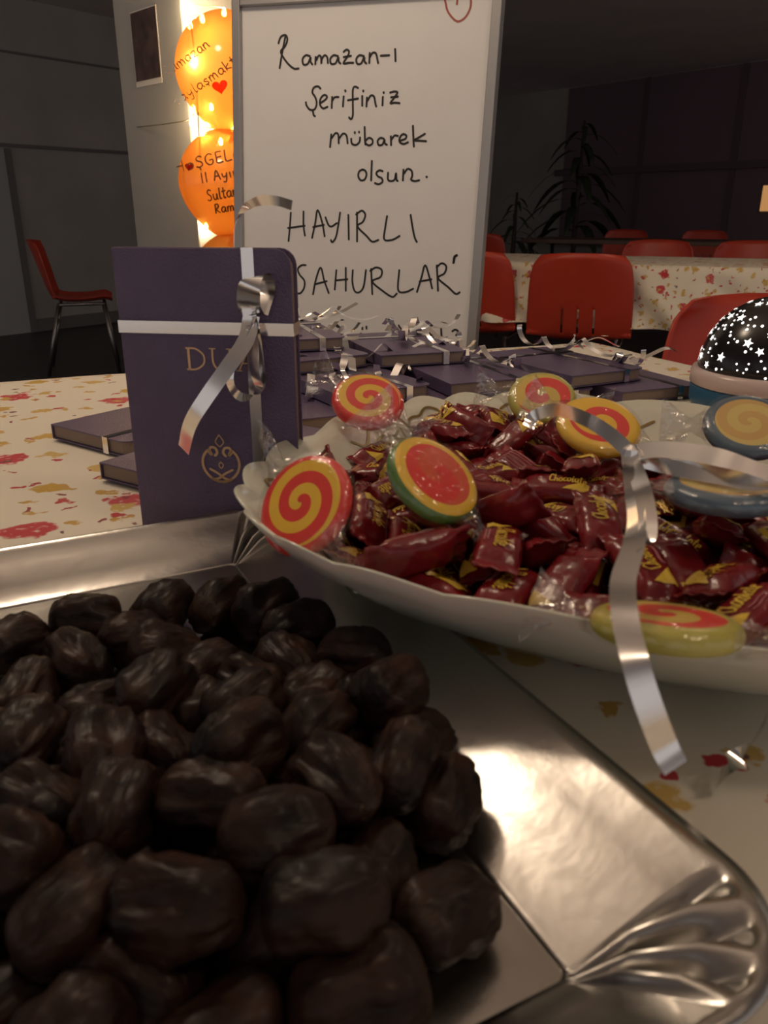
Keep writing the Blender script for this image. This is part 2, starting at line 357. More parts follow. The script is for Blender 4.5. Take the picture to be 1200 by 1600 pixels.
RED_, YEL_, GRN_, BLU_ = (.85, .06, .05), (.95, .60, .06), (.10, .22, .05), (.10, .16, .22)
M['sw_ry'] = swirl_material('swirl_red_yellow', YEL_, RED_, RED_, 2.0, .93)
M['sw_yr'] = swirl_material('swirl_yellow_red', YEL_, RED_, YEL_, 1.6, .80, .3)
M['sw_g'] = swirl_material('swirl_green_rim', (.80, .12, .06), RED_, GRN_, 1.0, .95, 0, YEL_, .74)
M['sw_gy'] = swirl_material('swirl_yellow_edge', (.75, .55, .12), RED_, (.55, .50, .10), 1.4, .82, .5)
M['sw_b'] = swirl_material('swirl_blue_edge', (.70, .45, .15), (.75, .60, .20), BLU_, 2.0, .80)
# ------------------------------------------------------------------ the room
def wall(name, a, b, z0, z1, th, m):
    a = Vector((*a, 0)); b = Vector((*b, 0)); d = (b - a); n = Vector((-d.y, d.x, 0)).normalized() * th
    mb = MB(); mb.add([a+Vector((0,0,z0)), b+Vector((0,0,z0)), b+n+Vector((0,0,z0)), a+n+Vector((0,0,z0)), a+Vector((0,0,z1)), b+Vector((0,0,z1)), b+n+Vector((0,0,z1)), a+n+Vector((0,0,z1))],
        [(3,2,1,0),(4,5,6,7),(0,1,5,4),(1,2,6,5),(2,3,7,6),(3,0,4,7)])
    return tag(mb.build(name, m), kind='structure')
CZ = 2.5
tag(MB().box((-9, -4, -.1), (9, 16, 0)).build('floor', M['floor']), kind='structure')
tag(MB().box((-9, -4, CZ), (9, 16, CZ + .1)).build('ceiling', M['ceil']), kind='structure')
WL0, WC, WR1 = Vector((-5.6, 3.58)), Vector((1.62, 12.92)), Vector((6.9, 6.27))
wall('wall_left', WL0, WC, 0, CZ, .15, M['wall'])
wall('wall_right', WC, WR1, 0, CZ, .15, M['wall'])
def on_wall(a, b, px, py):     # where the pixel's ray meets a wall line
    n = Vector((-(b - a).y, (b - a).x, 0)).normalized()
    return on_plane(px, py, Vector((*a, 0)), n)
dl = (WC - WL0).normalized(); dr = (WR1 - WC).normalized()
nl = Vector((dl.y, -dl.x)); nr = Vector((dr.y, -dr.x))
def band(name, a, d, n, s0, s1, z0, z1, th, m, parent=None, off=0.0):
    p0 = a + d * s0 + n * off; p1 = a + d * s1 + n * off; q = n * th
    mb = MB(); P = [(*p0, z0), (*p1, z0), (*(p1+q), z0), (*(p0+q), z0), (*p0, z1), (*p1, z1), (*(p1+q), z1), (*(p0+q), z1)]
    mb.add(P, [(3,2,1,0),(4,5,6,7),(0,1,5,4),(1,2,6,5),(2,3,7,6),(3,0,4,7)])
    return mb.build(name, m, parent)
tag(band('trim_1', WL0, dl, nl, 0.0, 11.0, 1.44, 1.465, .03, M['trim']), kind='structure')
tag(band('trim_2', WL0, dl, nl, 0.0, 11.0, 2.11, 2.125, .02, M['trim']), kind='structure')
tag(band('baseboard_left', WL0, dl, nl, 0.0, 11.6, 0, .10, .025, M['trim']), kind='structure')
tag(band('baseboard_right', WC, dr, nr, 0.15, 8.0, 0, .10, .025, M['trim']), kind='structure')
# grey door leaf at the far left
sd = (on_wall(WL0, WC, 25, 380).xy - WL0).dot(dl)
d1 = band('door_1', WL0, dl, nl, sd - .95, sd, .0, 1.425, .03, M['door']); tag(d1, kind='structure')
band('door_handle', WL0, dl, nl, sd - .85, sd - .72, 1.0, 1.03, .04, M['steel'], d1, .03)
band('door_frame', WL0, dl, nl, sd, sd + .05, .0, 1.425, .05, M['trim'], d1)
# night windows of the right wall
s0 = (on_wall(WC, WR1, 880, 300).xy - WC).dot(dr)
w1 = empty('window_1', kind='structure')
for k in range(4):
    a_ = s0 + k * 1.25
    band('pane', WC, dr, nr, a_, a_ + 1.18, 1.50, 2.485, .015, M['glass'], w1, .012)
    band('pane', WC, dr, nr, a_, a_ + 1.18, .62, 1.42, .015, M['glass'], w1, .012)
    band('window_frame', WC, dr, nr, a_ + 1.18, a_ + 1.25, .55, 2.485, .05, M['wframe'], w1)
band('window_sill', WC, dr, nr, s0 - .1, s0 + 5.0, 1.42, 1.50, .10, M['wframe'], w1)
band('window_sill', WC, dr, nr, s0 - .1, s0 + 5.0, .54, .62, .16, M['wframe'], w1)
# lit slit window at the right border of the view
pw = on_wall(WC, WR1, 1196, 310); sw_ = (pw.xy - WC).dot(dr)
zt = on_wall(WC, WR1, 1196, 290).z; zb = on_wall(WC, WR1, 1196, 330).z
w2 = tag(band('window_2', WC, dr, nr, sw_ - .05, sw_ + .45, zb - .03, zt + .03, .035, M['wframe']), kind='structure')
band('pane', WC, dr, nr, sw_ - .02, sw_ + .42, zb, zt, .02, M['orangeglow'], w2, .03)
# ------------------------------------------------------------------ pillar, turned 45 degrees
PC = Vector((-.504, 2.30)); PL = .34
pil = empty('pillar', 'pale grey square pillar behind the orange balloons, poster on one face', 'pillar', (PC.x, PC.y, 0), R(45))
MB().box((0, 0, 0), (PL, PL, 2.495)).build('shaft', M['pillar'], pil, bevel=.004)
MB().box((-.01, -.01, 0), (PL + .01, PL + .01, .12)).build('plinth', M['trim'], pil, bevel=.003)
for zz in (2.05,): MB().box((-.0015, -.0015, zz), (PL + .0015, PL + .0015, zz + .004)).build('joint', M['wframe'], pil)
# poster on the left face (local x = 0 plane, y runs away to the left)
pn = Vector((-math.cos(R(45)), -math.sin(R(45)), 0)); po = Vector((PC.x, PC.y, 0))
c = [on_plane(x, y, po, pn) for x, y in ((206, 22), (245, 10), (249, 118), (214, 129))]
cc = sum(c, Vector()) / 4; ax = Vector((-pn.y, pn.x, 0)); hw = abs((c[1] - c[0]).dot(ax)) / 2; hh = abs(c[0].z - c[3].z) / 2
pst = MB()
PM = Matrix(((ax.x, 0, pn.x, cc.x), (ax.y, 0, pn.y, cc.y), (0, 1, 0, cc.z), (0, 0, 0, 1)))
po_ = MB().box((-hw - .003, -hh - .014, .0006), (hw + .003, hh + .003, .0016), PM).build('poster', M['paper'])
tag(po_, 'small dark printed poster taped to the grey pillar', 'poster')
MB().box((-hw, -hh, .0016), (hw, hh, .0024), PM).build('print', M['poster'], po_)
# ------------------------------------------------------------------ lamps the hall has (above the view)
def globe_lamp(name, label, loc, r, m):
    t = empty(name, label, 'lamp', loc)
    pr = [(max(.001, r * math.sin(R(a))), -r * math.cos(R(a))) for a in range(0, 181, 12)]
    MB().lathe(pr, 24).build('globe', m, t, smooth=True)
    MB().tube([(0, 0, r), (0, 0, CZ - loc[2] - .02)], .008).build('stem', M['alu'], t)
    MB().lathe([(.05, CZ - loc[2] - .03), (.06, CZ - loc[2] - .002)], 20).build('rose', M['alu'], t)
globe_lamp('pendant_lamp', 'opal globe lamp hanging from the ceiling over the near table', (-.55, 1.08, 1.90), .10, M['globe'])
globe_lamp('pendant_lamp', 'weaker opal globe lamp hanging over the table with red chairs', (1.5, 2.7, 2.15), .11, M['globe2'])
globe_lamp('pendant_lamp', 'mild opal globe lamp hanging behind the viewer to the right', (.85, -.20, 2.10), .11, M['globe3'])
# ------------------------------------------------------------------ red shell chairs
def make_chair():
    t = empty('plastic_chair', '', 'chair', group='red shell chairs of the hall')
    # profile from the top of the back down and to the front of the seat: (y, z) with +y the way one faces
    prof = smooth_path([(-.215, .80, 0), (-.195, .70, 0), (-.175, .60, 0), (-.160, .52, 0), (-.135, .462, 0), (-.06, .438, 0), (.06, .436, 0), (.16, .446, 0), (.205, .43, 0)], 4)
    NU, NV = 53, len(prof) - 1
    mb = MB()
    def fn(u, v):
        p = prof[round(v * NV)]; s = 2 * u - 1
        hwid = .205 + .012 * math.sin(v * math.pi)
        edge = min(1, v * NV / 7.0)                       # rounded upper corners
        hw_ = hwid * (.80 + .20 * math.sqrt(max(0, 1 - (1 - edge) ** 2)))
        if v > .88: hw_ *= 1 - .18 * ((v - .88) / .12) ** 2
        x = s * hw_
        curl = (abs(s) ** 4) * .030
        return Vector((x, p.x + (curl * 1.0 if v < .5 else 0) - (.035 * (1 - s * s) * (1 - v * 2) if v < .5 else 0), p.y + (curl if v > .5 else 0) - (.012 * (abs(s) ** 3) if v < .06 else 0)))
    mb.grid(fn, NU, NV)
    nf = []
    for k, f in enumerate(mb.f):
        i = k % NU; j = k // NU
        if j in range(9, 15) and i in (18, 26, 34): continue   # the vent slots low in the back
        nf.append(f)
    mb.f = nf
    MBs = mb.build('shell', M['red'], t, smooth=True, solid=.006)
    for sx in (-1, 1):
        MB().tube([(sx*.17, .15, .425), (sx*.19, .20, .0)], .011).build('leg', M['steel'], t, smooth=True)
        MB().tube([(sx*.17, -.11, .43), (sx*.19, -.22, .0)], .011).build('leg', M['steel'], t, smooth=True)
        MB().tube([(sx*.17, .16, .425), (sx*.17, -.12, .425)], .010).build('seat_rail', M['steel'], t, smooth=True)
    MB().tube([(-.178, -.14, .30), (.178, -.14, .30)], .008).build('crossbar', M['steel'], t, smooth=True)
    return t
chair0 = make_chair(); first = [True]
def chair(x, y, face, label, sc=1.0):
    t = chair0 if first[0] else copy_tree(chair0); first[0] = False
    t.location = (x, y, 0.0); t.rotation_euler = (0, 0, math.atan2(face[1], face[0]) - math.pi / 2); t['label'] = label; return t
chair(.86, 3.56, (.32, .95), 'red plastic chair with three back slots, right of the whiteboard, at the flowered table')
chair(.43, 3.80, (.40, .92), 'red plastic chair half hidden behind the right edge of the whiteboard')
chair(.72, 1.40, (-.25, -.97), 'red plastic chair at the near table, behind the star lamp')
chair(1.58, 4.85, (-.30, -.95), 'red plastic chair on the far side of the flowered table, nearer the whiteboard')
chair(2.06, 4.66, (-.30, -.95), 'red plastic chair on the far side of the flowered table, at the right border')
chair(-1.93, 5.2, (.93, .30), 'dim red chair with thin steel legs, alone by the left wall')
chair(.86, 6.9, (.5, .86), 'dim red chair in the far row, close beside the whiteboard edge')
chair(2.30, 8.05, (-.3, -.95), 'dim red chair in the far row, below the tall plant')
chair(2.95, 7.75, (-.3, -.95), 'dim red chair in the far row, right of the tall plant')
# ------------------------------------------------------------------ tables and cloths
def table(name, label, o, ang, L_, W_, legs=True):
    t = empty(name, label, 'table', (o[0], o[1], 0), ang)
    MB().box((0, 0, .715), (L_, W_, TT - .004)).build('table_top', M['wood'], t, bevel=.003)
    for x in (.06, L_ - .06):
        for y in (.06, W_ - .06):
            MB().tube([(x, y, 0), (x, y, .716)], .018, 10).build('leg', M['steel'], t, smooth=True)
    return t
def cloth(name, label, o, ang, L_, W_, drop, seed, group='flowered tablecloths'):
    st = .02; e = .012
    def fold(x, y):
        dx = max(0, -x, x - L_); dy = max(0, -y, y - W_); d = max(dx, dy)
        if d == 0:
            z = TT - .001 + .0012 * noise.noise(Vector((x * 9, y * 9, seed)))
            return Vector((x, y, z))
        cx = min(max(x, 0), L_); cy = min(max(y, 0), W_)
        ox, oy = (x - cx), (y - cy); tot = dx + dy
        n = Vector((ox, oy, 0)).normalized()
        s = x * 14 + y * 14
        out = e + (.25 * d + .03 * d / drop * math.sin(s + seed) + .02 * d / drop * math.sin(2.3 * s))
        if dx > 0 and dy > 0: out = e + .10 * d + .5 * min(dx, dy)
        return Vector((cx, cy, 0)) + n * out * min(1, d / .02) + Vector((0, 0, TT - .001 - d * .96))
    nx = int((L_ + 2 * drop) / st); ny = int((W_ + 2 * drop) / st)
    mb = MB(); mb.grid(lambda u, v: fold(-drop + u * (L_ + 2 * drop), -drop + v * (W_ + 2 * drop)), nx, ny)
    ob = mb.build(name, M['cloth'], None, smooth=True)
    me = ob.data; uv = me.uv_layers.new(name='UVMap')
    for lp in me.loops:
        k = lp.vertex_index; i = k % (nx + 1); j = k // (nx + 1)
        uv.data[lp.index].uv = (i * st + seed * .37, j * st + seed * .61)
    ob.location = (o[0], o[1], 0); ob.rotation_euler = (0, 0, ang)
    return tag(ob, label, 'tablecloth', group)
# near table: far corner (.25,1.30); edges along 22 degrees
A1 = R(22); ux = Vector((math.cos(A1), math.sin(A1))); uy = Vector((-math.sin(A1), math.cos(A1)))
org = Vector((.345, 1.345)) - ux * 1.63 - uy * 1.60
table('dining_table', 'big table in the foreground under the flowered cloth, holding books, sweets and dates', org, A1, 1.63, 1.60)
cloth('tablecloth', 'cream tablecloth with red and ochre flowers under the books and the silver tray', org, A1, 1.63, 1.60, .24, 2.0)
A2 = R(-25); vx = Vector((math.cos(A2), math.sin(A2))); vy = Vector((-math.sin(A2), math.cos(A2)))
org2 = Vector((1.0, 3.46)) - vx * 1.02
table('dining_table', 'second table behind the red chairs, under a flowered cloth', org2, A2, 2.75, .75)
cloth('tablecloth', 'cream flowered tablecloth hanging in folds behind the red chairs', org2, A2, 2.75, .75, .26, 5.0)
org3 = Vector((1.15, 7.1))
t3 = table('dining_table', 'bare dark table far back in the dim hall below the plants', org3, R(-30), 1.9, .7)
# ------------------------------------------------------------------ plants against the dark windows
def plant(label, px, Y, py_top, h, nleaf, seed, trunk=.35):
    rnd = random.Random(seed); p = atY(px, py_top, Y)
    t = empty('potted_plant', label, 'plant', (p.x, Y, 0), 0, 'plants by the dark windows')
    MB().lathe([(.13, 0), (.17, .02), (.20, .30), (.215, .32), (.19, .32), (.185, .28)], 20).build('pot', M['pot'], t, smooth=False)
    top = p.z
    MB().tube([(0, 0, .28), (.01, .01, top * .5), (.02, 0, top - .1)], [.03, .025, .012]).build('trunk', M['pot'], t, smooth=True)
    for k in range(nleaf):
        f = (k + .5) / nleaf; z = top * trunk + (top * (1 - trunk) - .12) * f; a = k * 2.4 + rnd.uniform(-.3, .3)
        ln = (h * .34) * (1.15 - .75 * f) * rnd.uniform(.85, 1.15); mb = MB(); d = Vector((math.cos(a), math.sin(a), 0)); sd_ = Vector((-d.y, d.x, 0)); pts = []; wd = []
        for q in range(7):
            s = q / 6; pts.append(Vector((.01, 0, z)) + d * ln * s + Vector((0, 0, ln * (.45 * s - .95 * s * s)))); wd.append(.008 + .085 * math.sin(math.pi * min(1, s * .95 + .04)) * (ln / .5))
        mb.ribbon(pts, [sd_] * 7, wd).build('leaf', M['leaf'], t, smooth=True, solid=.002)
    return t
plant('tall dark drooping pot plant in front of the night windows', 912, 9.5, 172, 2.0, 30, 3)
plant('smaller dark pot plant beside the whiteboard edge at the far wall', 806, 9.3, 285, 1.0, 18, 5, .45)
# ------------------------------------------------------------------ whiteboard on an easel
YAW = R(20)
bo = Vector((-.02, 1.66, 0)); bn = Vector((-math.sin(YAW) * -1, 0, 0))
bnrm = Vector((-math.sin(YAW), -math.cos(YAW), 0)); bax = Vector((math.cos(YAW), -math.sin(YAW), 0)); bup = Vector((0, 0, 1))
lean = R(3.0); roll = R(1.6)
bup = (Vector((0, 0, 1)) * math.cos(lean) - bnrm * math.sin(lean)).normalized()
bnrm = bax.cross(bup).normalized()
bax_, bup_ = bax.copy(), bup.copy()
bax = (bax_ * math.cos(roll) - bup_ * math.sin(roll)); bup = (bup_ * math.cos(roll) + bax_ * math.sin(roll))
bo = atY(556, 262, 1.62)
tl, tr_ = on_plane(378, 12, bo, bnrm), on_plane(762, -35, bo, bnrm); bl = on_plane(372, 340, bo, bnrm); br = on_plane(733, 525, bo, bnrm)
xl = (tl - bo).dot(bax); xr = (on_plane(752, 250, bo, bnrm) - bo).dot(bax); ztp = (tl - bo).dot(bup); zbt = (br - bo).dot(bup) - .06
BM = Matrix(((bax.x, bup.x, bnrm.x, bo.x), (bax.y, bup.y, bnrm.y, bo.y), (bax.z, bup.z, bnrm.z, bo.z), (0, 0, 0, 1)))
wb = empty('whiteboard', 'white marker board with handwritten black greeting in a silver frame', 'whiteboard')
panel = MB().box((xl, zbt, -.012), (xr, ztp, 0), BM).build('panel', M['white'], wb)
fw = .017
for (a0, a1, b0, b1) in ((xl - fw, xl, zbt - fw, ztp + fw), (xr, xr + fw, zbt - fw, ztp + fw), (xl, xr, ztp, ztp + fw), (xl, xr, zbt - fw, zbt)):
    MB().box((a0, b0, -.018), (a1, b1, .010), BM).build('frame_bar', M['alu'], wb, bevel=.002)
es = empty('easel', 'easel legs behind the whiteboard', 'easel')
xm = (xl + xr) / 2
for dx in (-.16, .16):
    a_ = BM @ Vector((xm + dx * .3, ztp - .05, -.032)); b_ = BM @ Vector((xm + dx * 1.3, zbt - .02, -.032)); k = (b_.z) / (a_.z - b_.z)
    foot = b_ + (b_ - a_) * k; MB().tube([a_, foot], .012, 8).build('leg', M['alu'], es, smooth=True)
a_ = BM @ Vector((xm, ztp - .08, -.045)); MB().tube([a_, Vector((a_.x + .02, a_.y + .45, 0))], .012, 8).build('leg', M['alu'], es, smooth=True)
MB().box((xl + .05, zbt - fw - .022, -.03), (xr - .05, zbt - fw - .004, .03), BM).build('tray_ledge', M['alu'], es)
# the handwriting: pen strokes in the frame of the close-up they were read from
TXT = {
 'ramazan': [[(235,155),(222,220),(210,292)],[(205,185),(215,158),(235,150),(243,170),(232,200),(215,222),(240,265),(270,292),(292,292)],[(340,240),(322,236),(308,252),(312,275),(330,272),(342,245),(342,262),(350,276)],[(362,275),(364,240),(366,258),(376,238),(386,243),(388,272),(390,252),(402,236),(413,245),(416,270)],[(460,240),(440,236),(426,252),(430,272),(448,270),(460,245),(462,262),(470,272)],[(482,222),(495,212),(506,220),(500,240),(482,270),(505,268),(525,268)],[(482,244),(515,238)],[(570,240),(550,236),(537,252),(541,272),(558,270),(570,245),(572,262),(580,272)],[(592,270),(594,225)],[(594,245),(606,226),(620,228),(626,250),(630,270)],[(640,238),(678,236)],[(702,208),(704,262)]],
 'serifiniz': [[(385,378),(372,368),(355,375),(350,395),(362,415),(368,440),(360,465),(340,468),(325,450),(322,435)],[(352,472),(355,490),(362,496)],[(383,440),(405,425),(412,412),(400,405),(385,420),(382,445),(395,462),(415,455)],[(432,462),(434,412)],[(434,430),(445,415),(462,414)],[(483,410),(480,455)],[(489,384),(491,391)],[(545,375),(530,370),(522,385),(522,440),(522,490),(515,508),(505,500)],[(500,428),(545,420)],[(562,408),(562,452)],[(566,385),(567,391)],[(580,455),(582,415)],[(584,430),(598,408),(612,412),(618,440),(622,455)],[(650,412),(648,450)],[(653,392),(654,398)],[(680,395),(700,390),(712,395),(700,415),(682,440),(700,438),(722,440)],[(684,415),(715,412)]],
 'mubarek': [[(425,628),(430,572)],[(431,590),(448,568),(460,575),(462,612)],[(464,590),(480,570),(495,578),(500,612)],[(515,590),(518,612),(535,618),(550,605),(553,585)],[(530,562),(531,569)],[(548,560),(549,566)],[(572,540),(574,600),(576,617)],[(576,600),(590,588),(605,595),(605,612),(590,620),(577,612)],[(655,592),(640,588),(628,600),(632,618),(648,616),(657,595),(658,610),(668,618)],[(685,620),(684,580)],[(686,595),(700,578),(715,580)],[(722,600),(745,592),(750,578),(735,572),(722,588),(722,605),(738,614),(758,606)],[(778,535),(780,590),(782,626)],[(830,570),(800,588),(784,598),(808,600),(835,602)]],
 'olsun': [[(565,722),(550,730),(545,750),(555,768),(572,765),(580,745),(575,728),(562,722)],[(603,685),(600,770)],[(650,730),(635,726),(622,738),(630,752),(645,760),(648,775),(632,785),(615,780)],[(672,735),(672,765),(685,772),(700,765),(706,738),(708,765),(714,772)],[(735,770),(738,722)],[(740,740),(755,720),(772,728),(775,750),(770,765),(785,772),(806,768)],[(835,752),(838,756)]],
 'hayirli': [[(258,905),(254,965),(248,1028)],[(312,900),(312,960),(318,1005)],[(245,972),(318,962)],[(348,1015),(362,950),(372,895),(392,950),(402,1008)],[(352,968),(400,958)],[(405,925),(418,958),(432,965),(455,950)],[(468,905),(460,960),(450,1010),(435,1032),(428,1022)],[(503,915),(505,1022)],[(540,905),(540,960),(540,1030)],[(535,915),(560,898),(575,915),(565,945),(542,965),(580,1005),(605,1030),(632,1022)],[(668,920),(660,970),(656,1020),(690,1022),(722,1005)],[(768,915),(775,960),(785,1010),(795,1032)]],
 'sahurlar': [[(322,1130),(305,1130),(288,1145),(295,1170),(315,1195),(315,1225),(300,1248),(285,1250)],[(352,1255),(365,1190),(385,1140),(400,1195),(420,1250)],[(358,1212),(412,1198)],[(452,1150),(445,1235)],[(492,1140),(492,1240)],[(448,1195),(500,1190)],[(522,1150),(520,1200),(530,1240),(550,1245),(568,1220),(578,1150)],[(600,1145),(605,1255)],[(595,1155),(620,1140),(645,1150),(640,1180),(605,1200),(650,1240),(690,1265),(710,1250)],[(720,1150),(715,1235),(745,1245),(780,1230)],[(795,1245),(815,1180),(830,1130),(848,1180),(860,1230)],[(805,1200),(858,1190)],[(880,1130),(885,1240)],[(878,1140),(900,1122),(920,1135),(912,1165),(885,1185),(930,1225),(960,1252),(978,1245)],[(950,1122),(954,1095),(966,1086)],[(952,1120),(957,1096),(967,1088)]],
 'tum': [[(562,1394),(563,1404)],[(580,1390),(580,1402)],[(556,1420),(558,1450),(575,1455),(585,1425)]],
 'ummet': [[(768,1440),(772,1408),(782,1418),(784,1438),(790,1412),(802,1412),(806,1438)],[(818,1440),(820,1412),(832,1408),(838,1436)],[(852,1430),(868,1420),(858,1408),(850,1425),(866,1438)],[(898,1398),(900,1438)],[(945,1412),(958,1405),(970,1412),(962,1430)]],
}
def board_pt(cx, cy):
    return on_plane(360 + cx / 2.727, cy / 2.727, bo, bnrm) + bnrm * .0005
for nm, sts in TXT.items():
    mb = MB()
    for s_ in sts:
        p = smooth_path([board_pt(*q) for q in s_], 5); mb.stroke(p, bnrm, .0038)
    mb.build('handwriting', M['ink'], panel)
mb = MB()
for s_ in ([(968,-60),(945,-85),(920,-60),(914,-10),(918,15),(925,45),(945,75),(970,92),(1000,75),(1020,40),(1025,5),(1022,-55),(1000,-85),(970,-62)], [(966,-18),(967,0),(965,20)]):
    mb.stroke(smooth_path([board_pt(*q) for q in s_], 5), bnrm, .0034)
mb.build('heart_drawing', M['redink'], panel)
# ------------------------------------------------------------------ balloons and fairy lights
def balloon(label, c, r, stretch=1.12):
    t = empty('balloon', label, 'balloon', tuple(c), 0, 'orange balloons on the pillar')
    pr = []
    for a in range(0, 181, 6):
        z = -math.cos(R(a)); rr = math.sin(R(a)); k = 1.0 if z > 0 else 1 + (stretch - 1) * z * z
        pr.append((max(.0015, r * rr * (1 - (.10 * z * z if z < 0 else 0))), r * z * k))
    MB().lathe(pr, 40).build('skin', M['balloon'], t, smooth=True)
    zb_ = -r * stretch
    MB().lathe([(.002, zb_ + .004), (.006, zb_ - .004), (.012, zb_ - .016), (.010, zb_ - .018)], 14).build('knot', M['balloon'], t, smooth=True)
    return t
YB = 2.12
b1c = atY(357, 110, YB); b2c = atY(356, 284, YB); b3c = atY(372, 434, YB)
r1, r2, r3 = .1225, .118, .112
B1 = balloon('upper orange balloon with a small red heart and pen writing', b1c, r1)
B2 = balloon('lower orange balloon with pen writing and dark red heart', b2c, r2)
B3 = balloon('lowest orange balloon, peeking out above the standing book', b3c, r3)
def sphere_text(parent, c, r, text, p0, p1, size, m, wdt):   # baseline p0 -> p1 in pixels
    ln, tot = glyph_lines(text); mb = MB(); dx = (p1[0] - p0[0]) / tot; dy = (p1[1] - p0[1]) / tot
    nn = math.hypot(dx, dy)
    for s_ in ln:
        pts = []; nr_ = []
        for a, b in smooth_path([(q[0], q[1], 0) for q in s_], 4) and [(q.x, q.y) for q in smooth_path([(q[0], q[1], 0) for q in s_], 4)]:
            x = p0[0] + dx * a + dy / nn * size * b; y = p0[1] + dy * a - dx / nn * size * b
            p, n = on_sphere(x, y, c, r); pts.append(p + n * .0012); nr_.append(n)
        mb.stroke(pts, nr_, wdt)
    o = mb.build('pen_writing', m, parent.children[0]); o.matrix_parent_inverse = Matrix.Translation(c).inverted(); return o
inkb = mat('balloon_pen', (.22, .075, .02), .6)
sphere_text(B1, b1c, r1, 'Ramazan', (262, 120), (330, 72), 17, inkb, .0026)
sphere_text(B1, b1c, r1, 'payla$makt!r', (276, 166), (384, 90), 16, inkb, .0026)
sphere_text(B2, b2c, r2, 'Ho%GELdin', (277, 270), (402, 240), 17, inkb, .0034)
sphere_text(B2, b2c, r2, '11 Ay!n', (315, 286), (376, 274), 15, inkb, .0034)
sphere_text(B2, b2c, r2, 'Sultan!', (325, 314), (378, 304), 17, inkb, .0034)
sphere_text(B2, b2c, r2, 'Ramazan', (337, 333), (404, 322), 14, inkb, .0034)
def heart(parent, c, r, px, py, s, tilt, m):
    mb = MB(); ring = []
    for k in range(24):
        a = 2 * math.pi * k / 24; x = 16 * math.sin(a) ** 3 / 17; y = (13 * math.cos(a) - 5 * math.cos(2*a) - 2 * math.cos(3*a) - math.cos(4*a)) / 17
        ct, st_ = math.cos(tilt), math.sin(tilt)
        p, n = on_sphere(px + s * (x * ct - y * st_), py - s * (x * st_ + y * ct), c, r); ring.append(p + n * .0012)
    p, n = on_sphere(px, py, c, r)
    mb.add([p + n * .0016] + ring, [(0, k + 1, (k + 1) % 24 + 1) for k in range(24)])
    o = mb.build('heart', m, parent.children[0]); o.matrix_parent_inverse = Matrix.Translation(c).inverted()
M['heart'] = balloon_material('heart_red', (.80, .04, .02, 1), (.95, .06, .02, 1), (.9, .1, .05, 1)); M['heartd'] = balloon_material('heart_dark', (.4, .02, .01, 1), (.45, .02, .01, 1), (.5, .05, .03, 1))
heart(B1, b1c, r1, 344, 135, 13, R(12), M['heart'])
heart(B2, b2c, r2, 296, 261, 7, R(-5), M['heartd'])
fl = empty('fairy_lights', 'warm fairy light string wound around the orange balloons', 'fairy lights')
bulbs = [(292, 8, 2.27), (297, 40, 2.22), (316, 30, 2.2), (304, 97, 2.015), (302, 171, 2.24), (300, 192, 2.19), (316, 208, 2.16), (330, 168, 2.33), (345, 222, 2.3), (365, 205, 2.2), (350, 20, 2.3), (322, 355, 2.3)]
pts = []
for (x, y, Y) in bulbs:
    p = atY(x, y, Y); pts.append(p)
    MB().lathe([(.0015, -.008), (.005, -.006), (.006, 0), (.004, .008), (.001, .011)], 10, Matrix.Translation(p)).build('bulb', M['bulb'], fl, smooth=True)
wp = [atY(212, 205, 2.50), atY(262, 200, 2.30), pts[5], pts[4], pts[7], pts[9], pts[6], pts[8], pts[11], pts[3], pts[1], pts[2], pts[10], pts[0], atY(300, -40, 2.25)]
MB().tube(smooth_path([p + Vector((0, .004, .011)) for p in wp], 6), .0014, 6).build('wire', M['wire'], fl, smooth=True)
